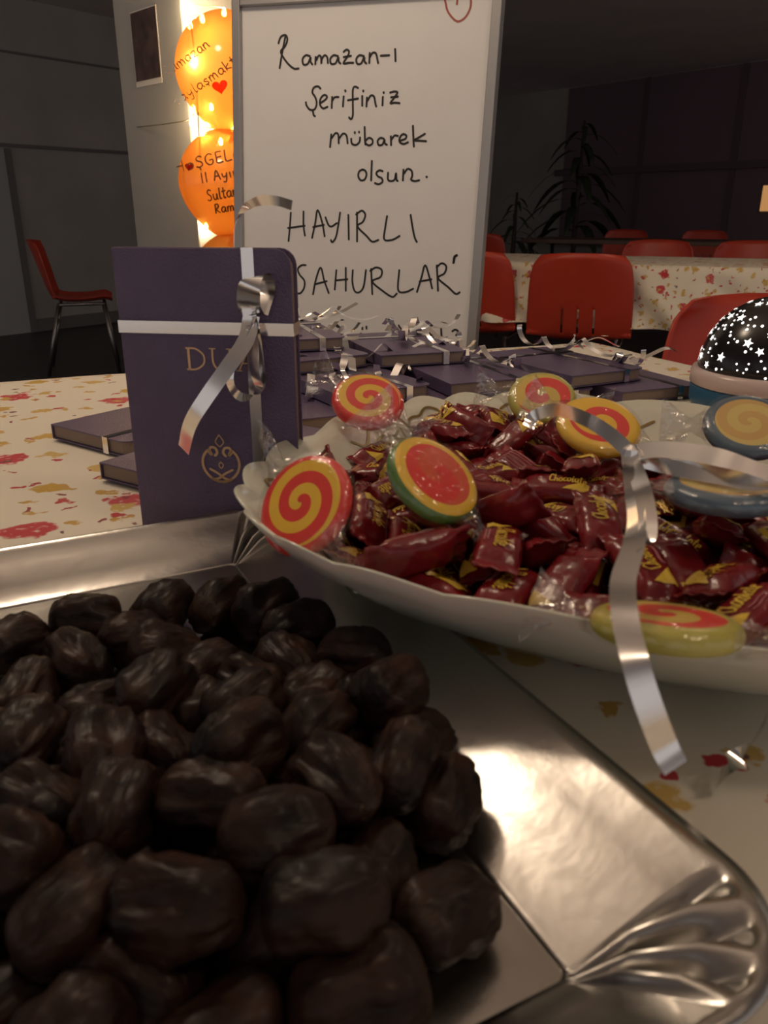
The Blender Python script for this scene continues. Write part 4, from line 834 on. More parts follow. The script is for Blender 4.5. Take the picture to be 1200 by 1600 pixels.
CANDY = [(4, -0.0307, 0.3814, 0.7929, 0.3406, 0.2194, 0.3395, 0.8489), (4, 0.0253, 0.3594, 0.782, -0.5755, 0.0119, 0.0184, -0.8175), (0, 0.0549, 0.3324, 0.7815, 0.7495, -0.0279, -0.0249, -0.661), (0, 0.1071, 0.3021, 0.782, 0.9491, 0.0508, -0.072, -0.3024), (4, 0.1418, 0.2956, 0.7814, 0.6486, -0.0241, 0.0206, 0.7605), (3, 0.1967, 0.3092, 0.7852, 0.1251, 0.1714, 0.0459, -0.9762), (3, -0.0026, 0.4339, 0.7828, 0.3547, 0.0724, 0.1792, 0.9148), (1, 0.0431, 0.401, 0.7833, -0.996, 0.0052, -0.0897, -0.0005), (3, 0.0881, 0.3966, 0.7814, 0.9291, 0.0035, -0.0293, 0.3688), (3, 0.1427, 0.3581, 0.7835, -0.7446, 0.0389, -0.1012, -0.6586), (2, 0.1887, 0.3493, 0.7813, 0.9322, 0.0151, -0.0135, 0.3615), (0, 0.2192, 0.3231, 0.7814, 0.6023, 0.0011, -0.0089, 0.7982), (1, 0.0104, 0.4837, 0.7813, 0.9997, 0.0198, -0.0113, 0.008), (1, 0.0743, 0.4767, 0.783, 0.8082, 0.1646, -0.103, -0.556), (3, 0.1204, 0.4519, 0.7819, 0.8547, 0.0365, -0.0512, 0.5154), (4, 0.1607, 0.4122, 0.7813, 0.9517, 0.0157, 0.0153, 0.3063), (4, 0.2079, 0.3918, 0.7821, -0.9542, 0.019, -0.0128, -0.2984), (2, 0.2809, 0.3697, 0.7829, -0.689, 0.0799, 0.1139, -0.7113), (1, 0.0447, 0.5251, 0.7819, 0.9974, 0.0016, -0.0604, -0.0387), (1, 0.0924, 0.5143, 0.7816, 0.1463, -0.0012, -0.0621, 0.9873), (0, 0.1338, 0.4867, 0.7815, 0.9439, -0.0093, 0.0312, -0.3287), (0, 0.202, 0.4719, 0.7825, 0.682, 0.0807, 0.0965, 0.7205), (1, 0.2403, 0.4674, 0.782, 0.2144, 0.0059, 0.0237, -0.9764), (1, 0.3035, 0.4288, 0.7831, 0.6305, 0.1328, -0.0754, -0.761), (1, 0.0654, 0.565, 0.7819, 0.988, 0.0413, 0.0448, -0.1421), (4, 0.1225, 0.5711, 0.7821, 0.036, 0.0048, 0.1588, -0.9866), (2, 0.0012, 0.3956, 0.7814, 0.947, -0.0102, 0.027, 0.3199), (2, 0.0324, 0.3663, 0.7946, 0.7883, 0.0133, 0.1578, 0.5946), (0, 0.0875, 0.3417, 0.783, -0.1571, 0.0884, 0.0043, 0.9836), (0, 0.125, 0.3276, 0.7835, -0.9799, 0.1922, 0.0041, -0.0525), (1, 0.1583, 0.2996, 0.7845, 0.655, -0.388, 0.3172, -0.5655), (0, 0.2152, 0.2714, 0.7894, -0.818, 0.1927, 0.1913, 0.5071), (2, -0.0138, 0.4586, 0.7908, -0.509, 0.0026, -0.1964, -0.8381), (4, 0.0661, 0.4071, 0.7924, -0.0419, 0.0587, 0.126, 0.9894), (3, 0.1044, 0.3824, 0.7876, 0.6523, 0.2427, -0.0078, 0.718), (0, 0.1246, 0.3712, 0.7836, 0.7133, -0.2291, -0.1968, 0.6325), (4, 0.2014, 0.3467, 0.7953, 0.8206, 0.2073, 0.0179, -0.5324), (3, 0.2433, 0.3143, 0.7829, 0.7965, 0.1171, -0.0941, -0.5856), (3, 0.0091, 0.5146, 0.7852, 0.8324, -0.1327, -0.0407, 0.5365), (4, 0.0667, 0.4511, 0.7839, 0.921, 0.2283, -0.1436, -0.281), (3, 0.1235, 0.4307, 0.7885, 0.7443, 0.3687, 0.0961, 0.5484), (3, 0.1578, 0.436, 0.7816, 0.3233, -0.0023, -0.0717, -0.9436), (1, 0.229, 0.4002, 0.7926, 0.8946, -0.0596, -0.0429, -0.4408), (4, 0.2381, 0.3817, 0.7813, 0.8498, 0.0026, 0.0204, 0.5267), (4, 0.0465, 0.532, 0.7958, -0.9515, 0.1252, 0.0803, 0.2692), (0, 0.0897, 0.494, 0.7877, 0.6005, 0.079, -0.2294, 0.7619), (3, 0.1557, 0.4888, 0.79, 0.7945, -0.2818, -0.1157, -0.5254), (3, 0.1734, 0.4647, 0.7851, -0.8161, 0.298, -0.0735, 0.4896), (1, 0.244, 0.4414, 0.7844, 0.0277, 0.0181, 0.5348, 0.8443), (2, 0.2853, 0.4519, 0.7814, 0.5541, 0.0271, 0.0178, -0.8318), (2, 0.0756, 0.5835, 0.7862, 0.9519, 0.2631, 0.0883, -0.1301), (4, 0.1063, 0.5571, 0.7886, 0.3251, 0.0734, -0.3259, 0.8847), (2, -0.0201, 0.3985, 0.7926, 0.3939, -0.1097, -0.0237, 0.9123), (4, 0.0222, 0.3256, 0.7899, 0.3632, 0.0386, 0.2724, 0.8901), (1, 0.0877, 0.3266, 0.7934, 0.8163, 0.1674, -0.1016, 0.5434), (4, 0.1139, 0.3352, 0.7955, 0.7612, -0.0677, 0.0158, 0.6448), (4, 0.1748, 0.2919, 0.7915, 0.7108, -0.0131, -0.0948, -0.6968), (1, 0.1895, 0.2723, 0.7858, 0.7724, -0.1303, -0.1677, -0.5986), (2, -0.0342, 0.4628, 0.7977, -0.5839, 0.1431, 0.4573, -0.6554), (4, 0.0197, 0.4046, 0.7961, -0.9945, 0.0332, 0.0968, -0.0234), (3, 0.1179, 0.3765, 0.7992, 0.8458, 0.3627, -0.0921, 0.3802), (2, 0.158, 0.3697, 0.7905, 0.1363, 0.1656, 0.0135, 0.9766), (0, 0.1706, 0.3467, 0.793, 0.9144, -0.0282, -0.2715, 0.299), (1, 0.2636, 0.3173, 0.7931, 0.4515, -0.0061, 0.1068, 0.8859), (3, 0.0164, 0.4633, 0.7818, 0.9958, 0.0902, -0.013, 0.0122), (0, 0.0401, 0.4446, 0.785, 0.1163, 0.1851, 0.0396, -0.975), (4, 0.1387, 0.4308, 0.7959, 0.5605, -0.1122, 0.3276, -0.7523), (1, 0.1909, 0.4321, 0.7846, 0.0135, -0.1773, 0.0032, -0.9841), (4, 0.2046, 0.4048, 0.7965, 0.8516, 0.3214, -0.2446, -0.3341), (1, 0.2562, 0.3576, 0.7824, 0.6283, 0.0798, -0.0874, -0.7689), (4, 0.0462, 0.5538, 0.7894, 0.7248, 0.6572, -0.0532, -0.1999), (3, 0.1028, 0.533, 0.7814, 0.1463, 0.0217, 0.0004, 0.989), (2, 0.163, 0.5197, 0.785, 0.5349, -0.1527, -0.1176, -0.8227), (2, 0.1805, 0.4819, 0.7886, -0.7427, 0.3218, -0.0321, 0.5863), (3, 0.2365, 0.4234, 0.7813, 0.9975, 0.013, -0.0159, -0.0676), (2, 0.2783, 0.4142, 0.7839, 0.7936, 0.1623, -0.0055, -0.5863), (1, 0.0659, 0.5634, 0.7958, 0.9425, 0.0443, 0.0174, -0.3308), (0, 0.1139, 0.5429, 0.7957, 0.9319, 0.3551, 0.0649, -0.0353), (2, -0.0268, 0.3971, 0.8061, 0.7162, 0.0417, -0.2015, -0.6669), (4, -0.009, 0.3456, 0.7923, 0.832, -0.0503, 0.2894, 0.4706), (3, 0.0762, 0.3076, 0.8005, 0.4128, 0.2301, -0.004, -0.8813), (0, 0.0963, 0.2916, 0.7906, 0.9082, 0.3085, -0.1412, -0.2451), (4, 0.1828, 0.3103, 0.8014, 0.9511, -0.1731, 0.0321, 0.2537), (3, 0.211, 0.2913, 0.7906, 0.9457, -0.3212, -0.001, 0.0496), (4, -0.0231, 0.4288, 0.7911, 0.781, 0.5193, -0.0419, -0.3444), (0, 0.0361, 0.4219, 0.7829, 0.9944, -0.0334, 0.1003, 0.0024), (3, 0.1272, 0.3993, 0.8007, 0.9992, -0.0176, -0.0332, -0.011), (0, 0.137, 0.3534, 0.8013, 0.9136, 0.1528, 0.0848, -0.3672), (3, 0.1725, 0.3253, 0.7933, 0.8516, 0.478, 0.1639, -0.1395), (1, 0.281, 0.333, 0.791, 0.8813, 0.1605, -0.3115, -0.317), (0, 0.0252, 0.4947, 0.7942, 0.2768, 0.1441, 0.0416, 0.9492), (4, 0.0613, 0.4515, 0.8021, 0.3593, 0.0022, -0.0125, -0.9331), (0, 0.0948, 0.4396, 0.7844, -0.7084, 0.2831, 0.241, -0.5999), (2, 0.1729, 0.3928, 0.7851, 0.8056, 0.1209, -0.1572, 0.5583), (4, 0.2307, 0.4313, 0.7982, 0.813, 0.5804, -0.0457, -0.0068), (0, 0.2583, 0.3832, 0.7909, -0.5164, 0.0132, 0.199, 0.8328), (0, 0.04, 0.5425, 0.8077, 0.4469, -0.0157, 0.0277, 0.894), (4, 0.0546, 0.5036, 0.7866, 0.9644, 0.0355, -0.2281, 0.1289), (1, 0.1535, 0.5475, 0.7813, 0.5072, 0.0001, -0.0228, -0.8615), (3, 0.1975, 0.5083, 0.7824, 0.9818, -0.1868, 0.0185, -0.0298), (0, 0.2533, 0.4627, 0.7954, 0.6886, 0.0355, 0.1027, 0.717), (1, 0.2753, 0.4194, 0.7988, 0.605, 0.1154, -0.0041, -0.7878), (0, 0.0799, 0.6025, 0.8009, -0.0633, 0.1438, -0.3028, 0.94), (3, 0.1289, 0.5279, 0.798, 0.738, 0.5628, 0.1711, -0.3307), (0, -0.0077, 0.3712, 0.8068, -0.6614, 0.2197, -0.2962, 0.6531), (4, 0.0097, 0.3675, 0.7956, -0.6777, 0.1417, -0.249, 0.6773), (0, 0.0542, 0.3132, 0.7961, -0.4967, 0.0164, 0.0089, 0.8677), (3, 0.0936, 0.2783, 0.7994, 0.9565, 0.2261, -0.0225, -0.1827), (0, 0.1443, 0.2717, 0.7939, 0.9423, 0.1167, -0.0859, -0.3017), (0, 0.2026, 0.2727, 0.8036, 0.7571, 0.117, 0.0184, 0.6425), (4, 0.0099, 0.4528, 0.7963, 0.584, 0.6182, -0.1524, -0.5036), (0, 0.0562, 0.3656, 0.8125, -0.4178, 0.0145, -0.5725, -0.7054), (0, 0.0624, 0.3752, 0.785, 0.1246, 0.1296, 0.1178, -0.9766), (3, 0.1335, 0.3239, 0.7993, 0.7436, 0.1476, 0.1482, -0.635), (1, 0.1781, 0.3332, 0.8105, 0.7019, 0.0209, -0.0383, -0.711), (0, 0.2407, 0.3492, 0.7918, 0.0547, -0.1259, 0.0774, 0.9875), (4, -0.0062, 0.4847, 0.7932, 0.1707, -0.0735, -0.029, 0.9822), (0, 0.0679, 0.4246, 0.8012, 0.0713, -0.2297, 0.0384, -0.9699), (0, 0.1145, 0.426, 0.8025, 0.9521, 0.0042, -0.159, -0.2612), (1, 0.1574, 0.3927, 0.7953, -0.2572, 0.1581, 0.1264, -0.9449), (3, 0.1897, 0.3808, 0.7956, 0.6901, 0.0624, -0.1025, 0.7137), (3, 0.2516, 0.3768, 0.8059, 0.9489, -0.0477, -0.0528, -0.3073), (0, 0.0302, 0.5187, 0.7956, 0.6535, 0.459, -0.0509, -0.5997), (1, 0.1076, 0.488, 0.7984, 0.7245, 0.0736, 0.3344, 0.5983), (0, 0.1667, 0.5433, 0.7916, 0.8514, 0.2562, 0.334, 0.3129), (1, 0.1908, 0.4826, 0.8008, 0.368, -0.2819, 0.0754, -0.8829), (3, 0.2711, 0.4657, 0.7911, 0.6403, 0.3397, 0.4796, 0.4946), (3, 0.3027, 0.3939, 0.7917, 0.3851, 0.3846, -0.3441, -0.7651), (4, 0.0812, 0.5743, 0.8071, 0.6536, 0.1424, 0.1039, 0.736), (3, 0.0865, 0.534, 0.8012, 0.9212, 0.1359, -0.2696, 0.2453), (3, 0.0282, 0.3678, 0.8101, -0.916, 0.0916, -0.1252, 0.3701), (2, 0.0708, 0.3479, 0.7958, 0.5324, -0.2775, 0.2263, 0.767), (0, 0.1097, 0.3105, 0.8073, 0.6205, 0.1464, -0.0303, 0.7698), (3, 0.18, 0.2888, 0.8095, 0.3317, -0.1964, 0.462, -0.7987), (1, 0.2345, 0.2775, 0.8032, 0.2479, 0.1622, 0.1251, 0.9469), (0, 0.0076, 0.4277, 0.8027, 0.3233, 0.0013, 0.2266, -0.9188), (1, 0.0552, 0.4266, 0.7909, 0.9427, -0.1982, 0.2557, 0.081), (4, 0.0905, 0.3812, 0.8029, 0.8784, 0.0268, -0.1177, -0.4625), (0, 0.1582, 0.3527, 0.808, 0.7875, 0.0248, 0.2636, 0.5566), (2, 0.2001, 0.3381, 0.8096, 0.6685, 0.1149, 0.0425, 0.7336), (1, 0.2301, 0.3312, 0.7977, 0.8139, 0.2304, 0.0345, -0.5323), (2, 0.0315, 0.4655, 0.7988, 0.6151, 0.2695, -0.057, -0.7388), (0, 0.0874, 0.4415, 0.8037, 0.7216, -0.1821, 0.218, 0.6313), (4, 0.0931, 0.4103, 0.809, -0.1533, 0.0204, 0.0713, -0.9854), (0, 0.1629, 0.4125, 0.8023, 0.5476, 0.087, 0.3389, 0.7601), (3, 0.2127, 0.3688, 0.7961, 0.6279, -0.1159, -0.3424, 0.6893), (1, 0.2534, 0.3988, 0.8015, 0.3796, 0.0674, 0.6367, 0.6678), (0, -0.0038, 0.5281, 0.7935, 0.864, 0.1426, 0.0812, 0.476), (2, 0.1168, 0.5144, 0.7926, 0.9264, -0.2714, 0.2279, -0.1272), (0, 0.1307, 0.4781, 0.796, 0.2901, 0.1488, -0.1486, -0.9336), (0, 0.2229, 0.4873, 0.7895, 0.8938, 0.3044, 0.2427, 0.2228), (0, 0.3131, 0.3822, 0.7989, 0.4368, -0.2946, 0.5276, -0.6663), (0, 0.0457, 0.5794, 0.8054, 0.9855, -0.0212, -0.1518, -0.0722), (3, 0.15, 0.5507, 0.8003, 0.6038, 0.014, -0.4414, -0.6636), (4, 0.0146, 0.3289, 0.8072, 0.1229, 0.1369, -0.5589, -0.8086), (4, 0.0484, 0.3498, 0.7944, -0.7754, 0.2299, 0.1876, -0.5574), (4, 0.1401, 0.2998, 0.8068, 0.904, -0.1773, -0.0152, 0.3887), (0, 0.136, 0.269, 0.8064, 0.9242, -0.1199, -0.1842, 0.3123), (1, 0.2104, 0.2551, 0.8111, 0.8962, 0.2863, 0.086, 0.3279), (0, 0.0251, 0.4243, 0.8112, 0.8565, 0.2136, 0.0419, 0.4681), (2, 0.0528, 0.4005, 0.8099, 0.0823, 0.0559, 0.2619, 0.96), (3, 0.0793, 0.3651, 0.8008, -0.7288, 0.5578, -0.397, 0.007), (4, 0.1616, 0.3781, 0.811, 0.395, 0.119, 0.2829, 0.8659), (3, 0.2289, 0.3144, 0.8087, -0.9162, 0.3098, 0.1892, -0.1698), (0, 0.2412, 0.2962, 0.7964, 0.9265, -0.2971, 0.101, -0.2079), (1, 0.0497, 0.4852, 0.7971, 0.4225, 0.301, 0.2658, 0.8125), (2, 0.087, 0.483, 0.7964, 0.4531, 0.0508, -0.2296, 0.8599), (0, 0.1118, 0.4317, 0.8155, 0.7763, -0.1802, 0.0334, 0.6031), (0, 0.1749, 0.4339, 0.8015, 0.5217, -0.0071, -0.0026, 0.8531), (1, 0.2227, 0.4174, 0.8123, 0.4101, 0.0318, 0.0239, -0.9112), (0, 0.2458, 0.3558, 0.8058, 0.9405, -0.1019, -0.062, -0.3182), (3, 0.0564, 0.5536, 0.8082, 0.4124, -0.1211, -0.4648, 0.7741), (0, 0.1228, 0.4961, 0.806, 0.2627, -0.277, 0.1584, -0.9106), (0, 0.1873, 0.5313, 0.7859, 0.5539, -0.1468, -0.1517, -0.8054), (0, 0.2261, 0.5251, 0.7824, 0.2363, 0.0169, 0.1063, 0.9657), (0, 0.2161, 0.4595, 0.793, 0.5457, -0.1095, 0.4088, -0.7233), (0, 0.2669, 0.4084, 0.8093, 0.931, 0.1072, -0.072, -0.3415), (2, 0.1119, 0.5994, 0.7963, 0.6305, 0.2499, -0.2566, 0.6886), (1, 0.158, 0.584, 0.7953, 0.2528, 0.0495, 0.2318, -0.9381), (0, 0.0521, 0.3329, 0.8083, 0.6243, -0.0535, 0.0563, -0.7773), (4, 0.1008, 0.3497, 0.8127, 0.6771, 0.0649, 0.1498, -0.7175), (4, 0.1816, 0.2646, 0.8067, 0.3209, 0.3287, -0.2271, -0.8587), (3, 0.2354, 0.2498, 0.8131, 0.1688, -0.0666, 0.4285, -0.8851), (1, -0.0351, 0.4232, 0.807, 0.2094, -0.1556, 0.2559, 0.9308), (2, 0.0473, 0.3884, 0.7994, -0.1347, 0.147, 0.5931, 0.7801)]
CLAB = ['maroon chocolate with yellow lettering, below the big left swirl candy', 'maroon chocolate with yellow lettering, third one above the middle of the front rim', 'maroon chocolate with a yellow triangle, nearest one above the middle of the front rim', 'maroon chocolate buried deep under the other sweets or beyond the picture border', 'maroon chocolate buried deep under the other sweets or beyond the picture border', 'maroon chocolate buried deep under the other sweets or beyond the picture border', 'maroon chocolate buried deep under the other sweets or beyond the picture border', 'maroon chocolate buried deep under the other sweets or beyond the picture border', 'maroon chocolate buried deep under the other sweets or beyond the picture border', 'maroon chocolate buried deep under the other sweets or beyond the picture border', 'maroon chocolate buried deep under the other sweets or beyond the picture border', 'maroon chocolate buried deep under the other sweets or beyond the picture border', 'maroon chocolate buried deep under the other sweets or beyond the picture border', 'maroon chocolate buried deep under the other sweets or beyond the picture border', 'maroon chocolate buried deep under the other sweets or beyond the picture border', 'maroon chocolate buried deep under the other sweets or beyond the picture border', 'maroon chocolate buried deep under the other sweets or beyond the picture border', 'maroon chocolate buried deep under the other sweets or beyond the picture border', 'maroon chocolate buried deep under the other sweets or beyond the picture border', 'maroon chocolate buried deep under the other sweets or beyond the picture border', 'maroon chocolate buried deep under the other sweets or beyond the picture border', 'maroon chocolate buried deep under the other sweets or beyond the picture border', 'maroon chocolate buried deep under the other sweets or beyond the picture border', 'maroon chocolate buried deep under the other sweets or beyond the picture border', 'maroon chocolate buried deep under the other sweets or beyond the picture border', 'maroon chocolate buried deep under the other sweets or beyond the picture border', 'maroon chocolate with fine print, second one above the front rim left part', 'maroon chocolate with fine print, fourth one above the middle of the front rim', 'maroon chocolate with a yellow triangle, nearest one left of the hanging ribbon tail', 'maroon chocolate buried deep under the other sweets or beyond the picture border', 'maroon chocolate buried deep under the other sweets or beyond the picture border', 'maroon chocolate buried deep under the other sweets or beyond the picture border', 'maroon chocolate with fine print, third one right of the big left swirl candy', 'maroon chocolate buried deep under the other sweets or beyond the picture border', 'maroon chocolate with a gold foil end, second one left of the hanging ribbon tail', 'maroon chocolate buried deep under the other sweets or beyond the picture border', 'maroon chocolate buried deep under the other sweets or beyond the picture border', 'maroon chocolate buried deep under the other sweets or beyond the picture border', 'maroon chocolate buried deep under the other sweets or beyond the picture border', 'maroon chocolate buried deep under the other sweets or beyond the picture border', 'maroon chocolate buried deep under the other sweets or beyond the picture border', 'maroon chocolate buried deep under the other sweets or beyond the picture border', 'maroon chocolate buried deep under the other sweets or beyond the picture border', 'maroon chocolate buried deep under the other sweets or beyond the picture border', 'maroon chocolate with yellow lettering, nearest one above the watermelon swirl candy', 'maroon chocolate buried deep under the other sweets or beyond the picture border', 'maroon chocolate with a gold foil end, second one below the ribbon knot', 'maroon chocolate buried deep under the other sweets or beyond the picture border', 'maroon chocolate buried deep under the other sweets or beyond the picture border', 'maroon chocolate buried deep under the other sweets or beyond the picture border', 'maroon chocolate buried deep under the other sweets or beyond the picture border', 'maroon chocolate buried deep under the other sweets or beyond the picture border', 'maroon chocolate with fine print, nearest one right of the big left swirl candy', 'maroon chocolate with yellow lettering, right of the front rim left part', 'maroon chocolate with a framed picture, third one left of the hanging ribbon tail', 'maroon chocolate with yellow lettering, above the hanging ribbon tail', 'maroon chocolate buried deep under the other sweets or beyond the picture border', 'maroon chocolate buried deep under the other sweets or beyond the picture border', 'maroon chocolate with fine print, above the big left swirl candy', 'maroon chocolate with yellow lettering, nearest one below the watermelon swirl candy', 'maroon chocolate with a gold foil end, nearest one above the ribbon fold', 'maroon chocolate with fine print, second one below the swirl under the white ribbon', 'maroon chocolate with a yellow triangle, nearest one above the right picture border', 'maroon chocolate buried deep under the other sweets or beyond the picture border', 'maroon chocolate buried deep under the other sweets or beyond the picture border', 'maroon chocolate buried deep under the other sweets or beyond the picture border', 'maroon chocolate with yellow lettering, nearest one below the ribbon knot', 'maroon chocolate buried deep under the other sweets or beyond the picture border', 'maroon chocolate buried deep under the other sweets or beyond the picture border', 'maroon chocolate buried deep under the other sweets or beyond the picture border', 'maroon chocolate with yellow lettering, second one right of the watermelon swirl candy', 'maroon chocolate buried deep under the other sweets or beyond the picture border', 'maroon chocolate buried deep under the other sweets or beyond the picture border', 'maroon chocolate buried deep under the other sweets or beyond the picture border', 'maroon chocolate buried deep under the other sweets or beyond the picture border', 'maroon chocolate buried deep under the other sweets or beyond the picture border', 'maroon chocolate with a framed picture, third one left of the swirl under the ribbon arc', 'maroon chocolate with a yellow triangle, second one below the swirl under the ribbon arc', 'maroon chocolate buried deep under the other sweets or beyond the picture border', 'maroon chocolate with yellow lettering, left of the front rim left part', 'maroon chocolate with a gold foil end, fifth one left of the hanging ribbon tail', 'maroon chocolate buried deep under the other sweets or beyond the picture border', 'maroon chocolate buried deep under the other sweets or beyond the picture border', 'maroon chocolate buried deep under the other sweets or beyond the picture border', 'maroon chocolate buried deep under the other sweets or beyond the picture border', 'maroon chocolate buried deep under the other sweets or beyond the picture border', 'maroon chocolate with a gold foil end, second one above the ribbon fold', 'maroon chocolate with a yellow triangle, second one right of the ribbon fold', 'maroon chocolate with a gold foil end, nearest one left of the right picture border', 'maroon chocolate buried deep under the other sweets or beyond the picture border', 'maroon chocolate buried deep under the other sweets or beyond the picture border', 'maroon chocolate with yellow lettering, sixth one right of the watermelon swirl candy', 'maroon chocolate buried deep under the other sweets or beyond the picture border', 'maroon chocolate buried deep under the other sweets or beyond the picture border', 'maroon chocolate buried deep under the other sweets or beyond the picture border', 'maroon chocolate buried deep under the other sweets or beyond the picture border', 'maroon chocolate with a yellow triangle, third one above the watermelon swirl candy', 'maroon chocolate with yellow lettering, third one right of the watermelon swirl candy', 'maroon chocolate buried deep under the other sweets or beyond the picture border', 'maroon chocolate buried deep under the other sweets or beyond the picture border', 'maroon chocolate buried deep under the other sweets or beyond the picture border', 'maroon chocolate buried deep under the other sweets or beyond the picture border', 'maroon chocolate with a yellow triangle, second one left of the swirl under the ribbon arc', 'maroon chocolate with a gold foil end, nearest one below the swirl under the ribbon arc', 'maroon chocolate with a yellow triangle, fourth one right of the big left swirl candy', 'maroon chocolate with yellow lettering, third one above the front rim left part', 'maroon chocolate with a yellow triangle, nearest one right of the middle of the front rim', 'maroon chocolate with a gold foil end, fourth one left of the hanging ribbon tail', 'maroon chocolate with a yellow triangle, second one below the right picture border', 'maroon chocolate buried deep under the other sweets or beyond the picture border', 'maroon chocolate with yellow lettering, second one left of the watermelon swirl candy', 'maroon chocolate with a yellow triangle, seventh one right of the watermelon swirl candy', 'maroon chocolate buried deep under the other sweets or beyond the picture border', 'maroon chocolate with a gold foil end, third one right of the ribbon fold', 'maroon chocolate with a framed picture, second one above the right picture border', 'maroon chocolate buried deep under the other sweets or beyond the picture border', 'maroon chocolate with yellow lettering, third one left of the watermelon swirl candy', 'maroon chocolate with a yellow triangle, fifth one right of the watermelon swirl candy', 'maroon chocolate with a yellow triangle, third one below the ribbon knot', 'maroon chocolate with a framed picture, nearest one right of the ribbon fold', 'maroon chocolate buried deep under the other sweets or beyond the picture border', 'maroon chocolate buried deep under the other sweets or beyond the picture border', 'maroon chocolate with a yellow triangle, second one above the watermelon swirl candy', 'maroon chocolate with a framed picture, second one left of the flat yellow-red swirl', 'maroon chocolate buried deep under the other sweets or beyond the picture border', 'maroon chocolate buried deep under the other sweets or beyond the picture border', 'maroon chocolate buried deep under the other sweets or beyond the picture border', 'maroon chocolate buried deep under the other sweets or beyond the picture border', 'maroon chocolate with yellow lettering, nearest one left of the swirl under the ribbon arc', 'maroon chocolate with a gold foil end, third one below the swirl under the ribbon arc', 'maroon chocolate with a gold foil end, second one below the watermelon swirl candy', 'maroon chocolate with fine print, second one right of the middle of the front rim', 'maroon chocolate with a yellow triangle, right of the hanging ribbon tail', 'maroon chocolate buried deep under the other sweets or beyond the picture border', 'maroon chocolate buried deep under the other sweets or beyond the picture border', 'maroon chocolate with a yellow triangle, nearest one left of the watermelon swirl candy', 'maroon chocolate buried deep under the other sweets or beyond the picture border', 'maroon chocolate with yellow lettering, second one left of the ribbon fold', 'maroon chocolate with a yellow triangle, nearest one below the swirl under the white ribbon', 'maroon chocolate buried deep under the other sweets or beyond the picture border', 'maroon chocolate buried deep under the other sweets or beyond the picture border', 'maroon chocolate buried deep under the other sweets or beyond the picture border', 'maroon chocolate with a yellow triangle, sixth one below the swirl under the ribbon arc', 'maroon chocolate with yellow lettering, second one below the flat yellow-red swirl', 'maroon chocolate with a yellow triangle, third one above the ribbon fold', 'maroon chocolate buried deep under the other sweets or beyond the picture border', 'maroon chocolate buried deep under the other sweets or beyond the picture border', 'maroon chocolate with a yellow triangle, below the back left swirl candy', 'maroon chocolate with fine print, fourth one below the swirl under the ribbon arc', 'maroon chocolate with a yellow triangle, left of the ribbon knot', 'maroon chocolate buried deep under the other sweets or beyond the picture border', 'maroon chocolate buried deep under the other sweets or beyond the picture border', 'maroon chocolate with a yellow triangle, fourth one above the watermelon swirl candy', 'maroon chocolate buried deep under the other sweets or beyond the picture border', 'maroon chocolate with yellow lettering, nearest one above the front rim left part', 'maroon chocolate with yellow lettering, second one above the middle of the front rim', 'maroon chocolate with yellow lettering, second one left of the right picture border', 'maroon chocolate with a yellow triangle, nearest one below the right picture border', 'maroon chocolate buried deep under the other sweets or beyond the picture border', 'maroon chocolate buried deep under the other sweets or beyond the picture border', 'maroon chocolate with fine print, fourth one right of the watermelon swirl candy', 'maroon chocolate with a gold foil end, third one left of the ribbon fold', 'maroon chocolate with yellow lettering, left of the swirl under the white ribbon', 'maroon chocolate buried deep under the other sweets or beyond the picture border', 'maroon chocolate buried deep under the other sweets or beyond the picture border', 'maroon chocolate with a framed picture, nearest one right of the watermelon swirl candy', 'maroon chocolate with fine print, fifth one below the swirl under the ribbon arc', 'maroon chocolate with a yellow triangle, nearest one below the flat yellow-red swirl', 'maroon chocolate with a yellow triangle, fourth one below the ribbon knot', 'maroon chocolate buried deep under the other sweets or beyond the picture border', 'maroon chocolate buried deep under the other sweets or beyond the picture border', 'maroon chocolate with a gold foil end, fifth one above the watermelon swirl candy', 'maroon chocolate with a yellow triangle, nearest one left of the flat yellow-red swirl', 'maroon chocolate buried deep under the other sweets or beyond the picture border', 'maroon chocolate buried deep under the other sweets or beyond the picture border', 'maroon chocolate buried deep under the other sweets or beyond the picture border', 'maroon chocolate buried deep under the other sweets or beyond the picture border', 'maroon chocolate buried deep under the other sweets or beyond the picture border', 'maroon chocolate buried deep under the other sweets or beyond the picture border', 'maroon chocolate with a yellow triangle, fifth one above the middle of the front rim', 'maroon chocolate with yellow lettering, nearest one left of the ribbon fold', 'maroon chocolate buried deep under the other sweets or beyond the picture border', 'maroon chocolate buried deep under the other sweets or beyond the picture border', 'maroon chocolate with a framed picture, second one right of the big left swirl candy', 'maroon chocolate buried deep under the other sweets or beyond the picture border']
used_proto = set()
def place_candy(kind, loc, quat, label, group='maroon wrapped chocolates in the bowl'):
    key = kind
    if key not in PROTO: PROTO[key] = candy_proto(kind, kind * 3.1 + 1)
    o = PROTO[key] if key not in used_proto else copy_tree(PROTO[key]); used_proto.add(key)
    o.rotation_mode = 'QUATERNION'; o.location = loc; o.rotation_quaternion = quat
    return tag(o, label, 'sweet', group)
for i, (k, x, y, z, qw, qx, qy, qz) in enumerate(CANDY):
    place_candy(k, (x, y, z), (qw, qx, qy, qz), CLAB[i] if i < len(CLAB) else 'maroon wrapped chocolate', 'buried maroon chocolates' if i < len(CLAB) and 'buried' in CLAB[i] else 'maroon wrapped chocolates in the bowl')
